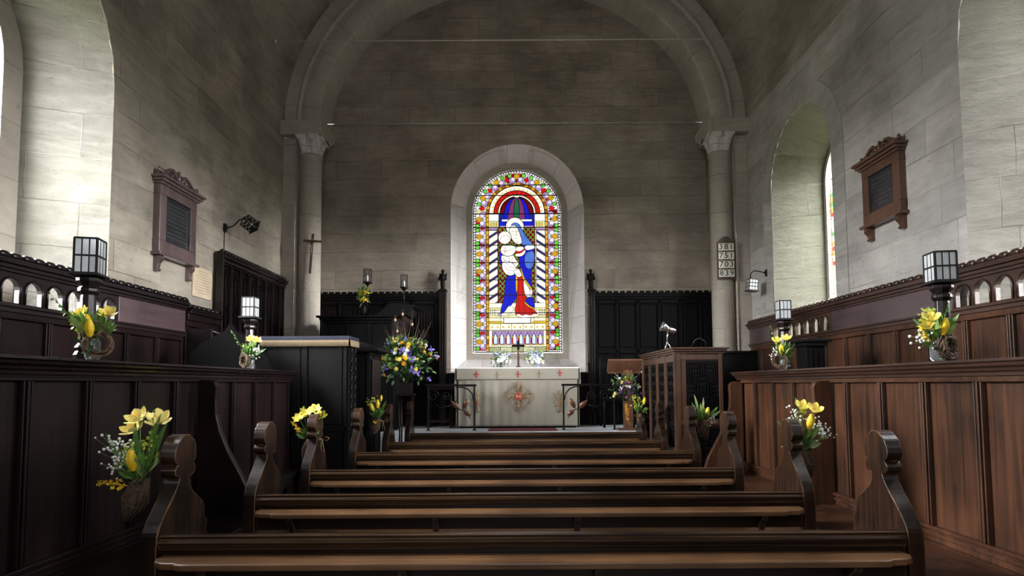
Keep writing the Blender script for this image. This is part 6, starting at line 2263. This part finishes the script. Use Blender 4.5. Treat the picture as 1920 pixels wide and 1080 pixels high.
def wreath_basket(par, rn, R_=0.06, tilt=0.4):
    "coil of vine twigs standing on edge round a small glass jar"
    b = MB(Matrix.Translation((0.035 * (1 if tilt > 0 else -1), -0.02, R_ + 0.008)) @ Matrix.Rotation(tilt, 4, 'Z'))
    for i in range(20):
        r = R_ * rn.uniform(0.55, 1.0); ph = rn.uniform(0, 6.28)
        pts = []
        for k in range(17):
            a = ph + 2 * math.pi * k / 16 * 1.02
            pts.append((r * math.cos(a) * 0.98, rn.uniform(-0.006, 0.006) + 0.016 * math.cos(a * 2 + i), r * math.sin(a)))
        b.tube(pts, 0.0034, 4)
    b.tube([(R_ * 0.7 * math.cos(a) - 0.01, 0.0, R_ * 0.5 + R_ * 1.1 * math.sin(a)) for a in [i * math.pi / 8 for i in range(9)]], 0.005, 5)
    w = b.build('twig_wreath', 'twig', par)
    b = MB(); b.lathe([(0.024, 0.0), (0.030, 0.01), (0.030, 0.075), (0.022, 0.09), (0.025, 0.10)], 16); b.build('glass_jar', 'jar_glass', par)
    return w


def bow(par, p, rn, m='ribbon', s=0.05, side=1):
    b = MB()
    p = Vector(p)
    b.tube([p, p + Vector((side * s * 0.7, -0.01, s * 0.5)), p + Vector((side * s * 1.3, -0.01, s * 0.25)), p + Vector((side * s * 0.8, 0, -0.01)), p], 0.003, 5)
    b.tube([p, p + Vector((-side * s * 0.5, -0.01, s * 0.35)), p + Vector((-side * s * 0.8, -0.01, 0.0)), p], 0.003, 5)
    b.tube([p, p + Vector((side * s * 0.2, -0.01, -s)), p + Vector((side * s * 0.5, -0.012, -s * 2.2))], 0.0028, 5)
    b.tube([p, p + Vector((-side * s * 0.15, -0.01, -s * 0.9)), p + Vector((-side * s * 0.1, -0.012, -s * 1.9))], 0.0028, 5)
    return b.build('raffia_bow', m, par)


def flower_posy(loc, label, items, seed, kind='pocket', scale=1.0, group='posies on the pew ends', tie=None):
    """items: (what, dx, dz[, dy]) in metres from the mouth of the holder"""
    rn = random.Random(seed)
    if kind == 'pocket' and loc[0] > 0 and loc[1] < 7: loc = (loc[0] + 0.035, loc[1], loc[2])
    t = thing('flower_posy', label, 'flowers', loc, group)
    t.scale = (scale,) * 3
    if kind == 'pocket':
        woven_pocket(t, rn, lean=(0.35 if loc[0] < 0 else -0.3)); m0 = Vector((0, 0, -0.02)); mz = 0.0
    else:
        wreath_basket(t, rn, tilt=0.5 if seed % 2 else -0.5); m0 = Vector((0, 0, 0.05)); mz = 0.09
    BF = 1.0 if kind == 'pocket' else 0.78
    st = MB(); lf = MB(); lf.mat('leaf_green')
    for it in items:
        what, dx, dz = it[:3]
        dy = it[3] if len(it) > 3 else rn.uniform(-0.03, 0.01)
        p = Vector((dx, dy, dz + mz))
        d = (p - m0).normalized()
        if what == 'tulip':
            d = (d + Vector((0, 0, 0.8))).normalized()
            stem(st, m0, p, 0.0038); tulip(t, p - d * 0.045, d, 0.10 * BF)
        elif what == 'tulips':
            stem(st, m0, p, 0.003); tulip(t, p, (d + Vector((0, 0, 0.8))).normalized(), 0.07)
        elif what == 'lily':
            stem(st, m0, p, 0.003); lily(t, p, (d * 0.6 + Vector((rn.uniform(-0.3, 0.3), -0.7, 0.35))).normalized(), 0.098 * BF, 'petal_cream')
        elif what == 'lilyy':
            stem(st, m0, p, 0.003); lily(t, p, (d * 0.6 + Vector((rn.uniform(-0.3, 0.3), -0.7, 0.3))).normalized(), 0.085 * BF, 'petal_lemon')
        elif what == 'gyp':
            gyp(t, m0, p, rn, 0.05)
        elif what == 'sprig':
            b = MB(); sprig(b, m0.lerp(p, 0.3), p, rn); b.tube([m0, p], 0.002, 5); b.build('yellow_sprig', 'petal_yellow', t)
        elif what == 'lime':
            b = MB()
            stem(st, m0, p, 0.002)
            for q in range(14):
                pp = p + Vector((rn.gauss(0, 0.018), rn.gauss(0, 0.014), rn.gauss(0, 0.018))); daisy(b, pp, rdir(rn, (0, -1, 0.5), 0.6), 0.022, 5, 0.1)
            b.build('lime_florets', 'sprig_lime', t)
        elif what == 'ivy':
            b = MB(); ivy(b, m0.lerp(p, 0.2), p, rn); b.build('ivy', 'leaf_dark', t)
        elif what == 'leaf':
            lf.mat('leaf_green'); side = Vector((0, -1, 0.25)); lf.petal(m0.lerp(p, 0.45), p, 0.030, side, 0.25, 0.05, 6, 0.4)
        elif what == 'leafp':
            lf.mat('leaf_pale'); lf.petal(m0.lerp(p, 0.45), p, 0.026, Vector((0, -1, 0.25)), 0.25, 0.05, 6, 0.4)
        elif what == 'twigs':
            b = MB(); ivy(b, m0, p, rn, 12, 0.018); b.build('budding_twig', 'leaf_green', t)
    lf.mat('leaf_green'); leaves(lf, m0 + Vector((0, 0, 0.03)), rn, 20, 0.12, 0.030, (0, -0.2, 1), 0.65)
    lf.mat('leaf_pale'); leaves(lf, m0 + Vector((0, 0, 0.03)), rn, 9, 0.12, 0.026, (0, -0.2, 1), 0.7)
    lf.mat('leaf_dark'); leaves(lf, m0 + Vector((0, 0, 0.0)), rn, 5, 0.06, 0.022, (0, -0.3, 0.3), 1.0)
    st.build('stems', 'leaf_green', t)
    lf.build('foliage', parent=t)
    if tie: bow(t, tie[0], rn, 'ribbon', 0.045, tie[1])
    return t


def P3(px, py, Y):
    x, z = pY(px, py, Y)
    return (x, Y, z)


# offsets from photo pixels: helper for one posy
def offs(mouth, Y, items, scale=1.0):
    m = pY(mouth[0], mouth[1], Y)
    out = []
    for it in items:
        q = pY(it[1], it[2], Y)
        out.append((it[0], (q[0] - m[0]) / scale, (q[1] - m[1]) / scale) + tuple(it[3:]))
    return out


# pew 1 left end
Y = 2.80
m = (265, 905)
flower_posy(P3(m[0], m[1], Y), 'large posy of cream lilies, a tulip and a long yellow spray on the nearest pew', offs(m, Y, [
    ('lily', 252, 808), ('lily', 296, 792), ('lily', 262, 788, 0.0), ('tulip', 263, 862, -0.06), ('sprig', 185, 905), ('gyp', 222, 835), ('gyp', 213, 873), ('gyp', 240, 845),
    ('lime', 285, 826), ('lime', 242, 840), ('lime', 246, 868), ('lime', 292, 850), ('leaf', 204, 812), ('leaf', 308, 775), ('leaf', 322, 790), ('leaf', 300, 830), ('leaf', 256, 790), ('ivy', 245, 950), ('ivy', 262, 955), ('twigs', 295, 770)]), 11, tie=((0.125, 0.03, -0.0), 1))
# pew 3 left end
Y = 4.76; m = (585, 826)
flower_posy(P3(m[0], m[1], Y), 'posy of lemon lilies with broad leaves on the third pew end, left', offs(m, Y, [
    ('lilyy', 575, 778), ('lilyy', 592, 770), ('lilyy', 602, 782), ('lilyy', 563, 786), ('sprig', 545, 790), ('leaf', 575, 812), ('leaf', 600, 800), ('leaf', 608, 768), ('leaf', 556, 812), ('lime', 566, 772), ('leaf', 595, 790)], 1.0), 12, scale=1.0, tie=((0.09, -0.02, 0.01), 1))
# pew 5 left end
Y = 6.70; m = (708, 788)
flower_posy(P3(m[0], m[1], Y), 'small posy of upright yellow tulips on the fifth pew end, left', offs(m, Y, [
    ('tulip', 697, 764), ('tulip', 708, 758), ('tulips', 714, 752), ('lime', 700, 750), ('lime', 692, 756), ('leaf', 726, 750), ('leaf', 716, 768), ('sprig', 703, 790, -0.05), ('twigs', 688, 746)], 1.0), 13, scale=1.0, tie=((0.07, -0.02, -0.01), 1))
# pew 2 right end
Y = 3.82; m = (1492, 842)
flower_posy(P3(m[0], m[1], Y), 'posy with a yellow tulip and baby breath on the second pew end, right', offs(m, Y, [
    ('tulip', 1502, 791, -0.05), ('lilyy', 1495, 765), ('lilyy', 1512, 770), ('gyp', 1530, 800), ('gyp', 1485, 780), ('gyp', 1540, 815), ('twigs', 1480, 745), ('leafp', 1442, 787), ('leaf', 1524, 800), ('leaf', 1518, 822), ('lime', 1490, 770), ('leaf', 1500, 815), ('leafp', 1530, 830)], 1.0), 14, scale=1.0, tie=((-0.085, -0.03, 0.01), -1))
# pew 4 right end
Y = 5.96; m = (1308, 792)
flower_posy(P3(m[0], m[1], Y), 'posy with one yellow tulip among broad pale leaves on the fourth pew end, right', offs(m, Y, [
    ('tulip', 1317, 773, -0.04), ('leafp', 1295, 740), ('leafp', 1345, 770), ('leaf', 1338, 762), ('leaf', 1290, 755), ('leafp', 1312, 745), ('gyp', 1330, 785), ('leaf', 1322, 800), ('leafp', 1305, 756), ('ivy', 1318, 808)], 1.0), 15, scale=1.0, tie=((-0.09, -0.02, 0.01), -1))
# pew 6 right end
Y = 7.98; m = (1198, 776)
flower_posy(P3(m[0], m[1], Y), 'posy with a single tulip on the farthest pew end, right, by the lectern', offs(m, Y, [
    ('tulip', 1207, 752, -0.04), ('lime', 1190, 745), ('lime', 1198, 750), ('sprig', 1186, 740), ('lime', 1210, 768), ('leaf', 1215, 765), ('lime', 1194, 762), ('twigs', 1180, 745)], 1.0), 16, scale=1.0, tie=((-0.02, -0.05, -0.03), -1))
GS2 = 'flowers in twig wreaths on the choir stalls'
Y = 3.22
z0 = 1.546
x = pY(178, 672, Y)[0]
def offs2(mx, Y, z0, items, sc):
    x0 = pY(mx, 650, Y)[0]
    return [(it[0], (pY(it[1], it[2], Y)[0] - x0) / sc, (pY(it[1], it[2], Y)[1] - z0) / sc - 0.09) + tuple(it[3:]) for it in items]
flower_posy((x, Y - 0.02, z0), 'jar of tulips and ivy in a twig wreath, beside the near lantern, left stall', offs2(178, Y, z0, [
    ('tulip', 183, 606, -0.05), ('tulip', 190, 615, -0.06), ('lilyy', 160, 592), ('lilyy', 205, 592), ('sprig', 145, 595), ('lime', 155, 605), ('twigs', 96, 550), ('leaf', 228, 608), ('leaf', 215, 600), ('lime', 170, 620), ('leaf', 168, 620), ('ivy', 192, 660, -0.06), ('ivy', 188, 670, -0.05), ('leaf', 185, 640)], 1.25), 21, 'wreath', 1.25, GS2)
Y = 5.18
x = pY(477, 690, Y)[0]
flower_posy((x, Y - 0.08, 1.546), 'small jar of yellow blooms and white sprays on the far end of the left stall', offs2(477, Y, 1.546, [
    ('lilyy', 480, 640), ('lilyy', 490, 642), ('leaf', 492, 655), ('leaf', 470, 645), ('gyp', 490, 660), ('gyp', 476, 662), ('twigs', 442, 620), ('leaf', 484, 635), ('lime', 478, 650)], 1.05), 22, 'wreath', 1.05, GS2)
Y = 3.26
x = pY(1758, 680, Y)[0]
flower_posy((x, Y, 1.513), 'jar with one bright tulip in a twig wreath, near lantern, right stall', offs2(1758, Y, 1.513, [
    ('tulip', 1755, 612, -0.06), ('lilyy', 1735, 616), ('lilyy', 1742, 600), ('sprig', 1722, 612), ('lime', 1745, 590), ('lime', 1735, 598), ('leaf', 1724, 640), ('leaf', 1745, 640), ('gyp', 1730, 632), ('twigs', 1775, 570), ('leaf', 1770, 600)], 1.2), 23, 'wreath', 1.2, GS2)
Y = 5.24
x = pY(1460, 690, Y)[0]
flower_posy((x, Y - 0.09, 1.513), 'small jar of yellow flowers on the far end of the right stall', offs2(1460, Y, 1.513, [
    ('tulip', 1453, 655, -0.04), ('lilyy', 1448, 642), ('lilyy', 1465, 638), ('gyp', 1447, 662), ('twigs', 1438, 612), ('leaf', 1470, 645), ('leaf', 1462, 660), ('lime', 1455, 640)], 1.1), 24, 'wreath', 1.1, GS2)


def ball_bunch(label, loc, seed, spec, R_, zc, sq=1.0, cat='flowers', name='flower_arrangement', group=None):
    "dense mounded arrangement; spec: list of (kind, n, material, size)"
    rn = random.Random(seed)
    t = thing(name, label, cat, loc, group)
    st = MB(); lf = MB()
    c = Vector((0, 0, zc))
    for kind, n, m, s in spec:
        if kind == 'leaf':
            lf.mat(m)
            for i in range(n):
                d = rdir(rn, (0, -0.1, 0.1), 1.1)
                p = c + Vector((d.x * R_, d.y * R_ * 0.7, d.z * R_ * sq)) * rn.uniform(0.35, 0.95)
                lf.petal(p, p + rdir(rn, d, 0.5) * s * rn.uniform(0.7, 1.3), s * 0.45, rdir(rn, (0, -1, 0.5), 0.5), 0.2, 0, 4)
            continue
        for i in range(n):
            d = rdir(rn, (0, -0.45, 0.22), 1.0)
            p = c + Vector((d.x * R_, d.y * R_ * 0.7, d.z * R_ * sq)) * rn.uniform(0.75, 1.0)
            stem(st, (0, 0, zc - R_ * 0.6), p, 0.002, 0, 3)
            if kind == 'rose':
                b = MB()
                for k in range(3): daisy(b, p + d * s * 0.1 * k, d, s * (1.25 - 0.3 * k), 7 - k, 0.15 + 0.18 * k)
                b.ball(p + d * s * 0.2, s * 0.28, 6)
                b.build('bloom', m, t)
            elif kind == 'iris':
                b = MB()
                for k in range(6):
                    a = k * 1.047; u = d.orthogonal().normalized(); w = d.cross(u); out = u * math.cos(a) + w * math.sin(a)
                    b.petal(p, p + out * s * 0.7 + d * s * (0.5 if k % 2 else -0.1), s * 0.34, d, 0.2, 0.1, 4)
                b.build('iris', m, t)
            elif kind == 'daisy':
                b = MB(); daisy(b, p, d, s, 14, 0.08); daisy(b, p + d * 0.004, d, s * 0.6, 10, 0.15); b.build('daisy', m, t)
            elif kind == 'sprig':
                b = MB(); sprig(b, c + (p - c) * 0.4, c + (p - c) * 1.2, rn, s, 10, s * 1.5); b.build('flower_sprig', m, t)
    st.build('stems', 'leaf_dark', t)
    lf.build('foliage', parent=t)
    return t


# big pedestal arrangement
fx, fz = pY(762, 686, 8.47)
t = ball_bunch('big spring arrangement of irises, yellow roses and twigs hung with eggs, on a wooden stand', (fx, 8.47, 1.27), 31, [
    ('leaf', 360, 'leaf_dark', 0.08), ('leaf', 240, 'leaf_green', 0.07), ('leaf', 110, 'leaf_pale', 0.06),
    ('rose', 13, 'petal_orange', 0.07), ('rose', 8, 'petal_yellow', 0.065), ('rose', 9, 'petal_lemon', 0.06), ('iris', 22, 'petal_violet', 0.09), ('rose', 9, 'petal_white', 0.06), ('rose', 8, 'leaf_pale', 0.07)], 0.45, 0.45, 0.85)
rn = random.Random(9)
b = MB(); e = MB()
for i in range(15):
    a = rn.uniform(-0.7, 0.7); L_ = rn.uniform(0.75, 1.02)
    p1 = Vector((math.sin(a) * L_ * 0.62, rn.uniform(-0.12, 0.12), 0.2 + math.cos(a) * L_))
    mid = Vector((p1.x * 0.45 + rn.uniform(-0.03, 0.03), p1.y * 0.5, 0.2 + (p1.z - 0.2) * 0.55))
    b.tube([(0, 0, 0.1), mid, p1], [0.006, 0.004, 0.0015], 5)
    for q in range(3):
        s0 = mid.lerp(p1, rn.uniform(0.1, 0.8)); b.tube([s0, s0 + Vector((rn.uniform(-0.08, 0.08), rn.uniform(-0.05, 0.05), rn.uniform(0.04, 0.12)))], 0.0015, 4)
b.build('bare_twigs', 'twig', t)
for k, (px, py) in enumerate(((741, 600), (745, 621), (737, 636), (773, 608), (774, 642), (797, 651), (755, 589))):
    q = pY(px, py, 8.35)
    e = MB(Matrix.Translation((-fx, -8.47, -1.27)))
    e.ball((q[0], 8.35, q[1]), 0.02, 8, (0.8, 0.8, 1.15)); e.tube([(q[0], 8.35, q[1] + 0.02), (q[0], 8.36, q[1] + 0.07)], 0.001, 3)
    e.build('hanging_egg', 'egg', t)
b = MB(); b.box(-0.085, 0.085, -0.085, 0.085, 0.0, 0.16); b.build('flower_trough', 'wood_dark', t, bevel=0.004)
t = thing('flower_stand', 'slender dark wooden stand carrying the big flower arrangement', 'stand', (fx, 8.47, 0))
b = MB(); b.box(-0.12, 0.12, -0.12, 0.12, 1.24, 1.27); b.build('stand_top', 'wood_dark', t, bevel=0.004)
for sx in (-1, 1):
    for sy in (-1, 1):
        b = MB(); b.tube([(sx * 0.09, sy * 0.09, 1.25), (sx * 0.075, sy * 0.075, 0.7), (sx * 0.11, sy * 0.10, 0.0)], [0.014, 0.012, 0.016], 4); b.build('leg', 'wood_dark', t)
b = MB(); b.box(-0.08, 0.08, -0.012, 0.012, 0.50, 0.53); b.box(-0.012, 0.012, -0.08, 0.08, 0.50, 0.53); b.build('stretcher', 'wood_dark', t)

# lectern flowers, tied to the post
q = pY(1172, 735, 8.58)
t = ball_bunch('bunch of white, purple and pink flowers tied to the lectern post', (q[0], 8.58, q[1]), 33, [
    ('leaf', 110, 'leaf_green', 0.045), ('leaf', 50, 'leaf_dark', 0.05), ('daisy', 12, 'petal_white', 0.055), ('rose', 16, 'petal_purple', 0.045), ('rose', 5, 'petal_pink', 0.04), ('sprig', 3, 'petal_yellow', 0.014), ('rose', 6, 'petal_cream', 0.045), ('leaf', 80, 'leaf_dark', 0.06)], 0.23, 0.0, 1.15)
b = MB(); rn = random.Random(2)
for k in range(4): sprig(b, (0.0, -0.06, -0.12), (rn.uniform(-0.04, 0.05), -0.05, -0.50 + 0.05 * k), rn, 0.013, 16, 0.022)
sprig(b, (0.0, -0.05, 0.1), (0.02, -0.05, 0.33), rn, 0.013, 10, 0.02)
b.build('trailing_sprays', 'petal_orange', t)
# small altar vases
for sx, px in ((-1, 937), (1, 1004)):
    x = ax(px)
    t = ball_bunch('small white and violet arrangement on the altar, %s of the cross' % ('left' if sx < 0 else 'right'), (x, 9.52, AZ + 0.007), 40 + sx, [
        ('leaf', 90, 'leaf_green', 0.05), ('leaf', 60, 'leaf_pale', 0.055), ('iris', 8, 'petal_lavender', 0.075), ('daisy', 14, 'petal_white', 0.07), ('rose', 9, 'petal_white', 0.05), ('sprig', 4, 'sprig_lime', 0.014)], 0.18, 0.13, 0.7, group='altar flowers')
    b = MB(); b.lathe([(0.03, 0), (0.05, 0.02), (0.055, 0.05), (0.045, 0.06)], 16); b.build('bowl', 'jar_glass', t)
# vase of leaves on the pulpit
q = pY(681, 573, 8.72)
t = ball_bunch('dark vase of yellow catkins and leaves on the pulpit ledge', (q[0], 8.74, 2.432), 51, [
    ('leaf', 60, 'leaf_green', 0.04), ('leaf', 40, 'leaf_dark', 0.05), ('sprig', 7, 'petal_yellow', 0.012), ('sprig', 5, 'sprig_lime', 0.012), ('rose', 5, 'petal_yellow', 0.035)], 0.12, 0.27, 1.5)
b = MB(); b.lathe([(0.035, 0), (0.05, 0.03), (0.05, 0.09), (0.035, 0.13), (0.04, 0.14)], 16); b.build('vase', 'wood_black', t)
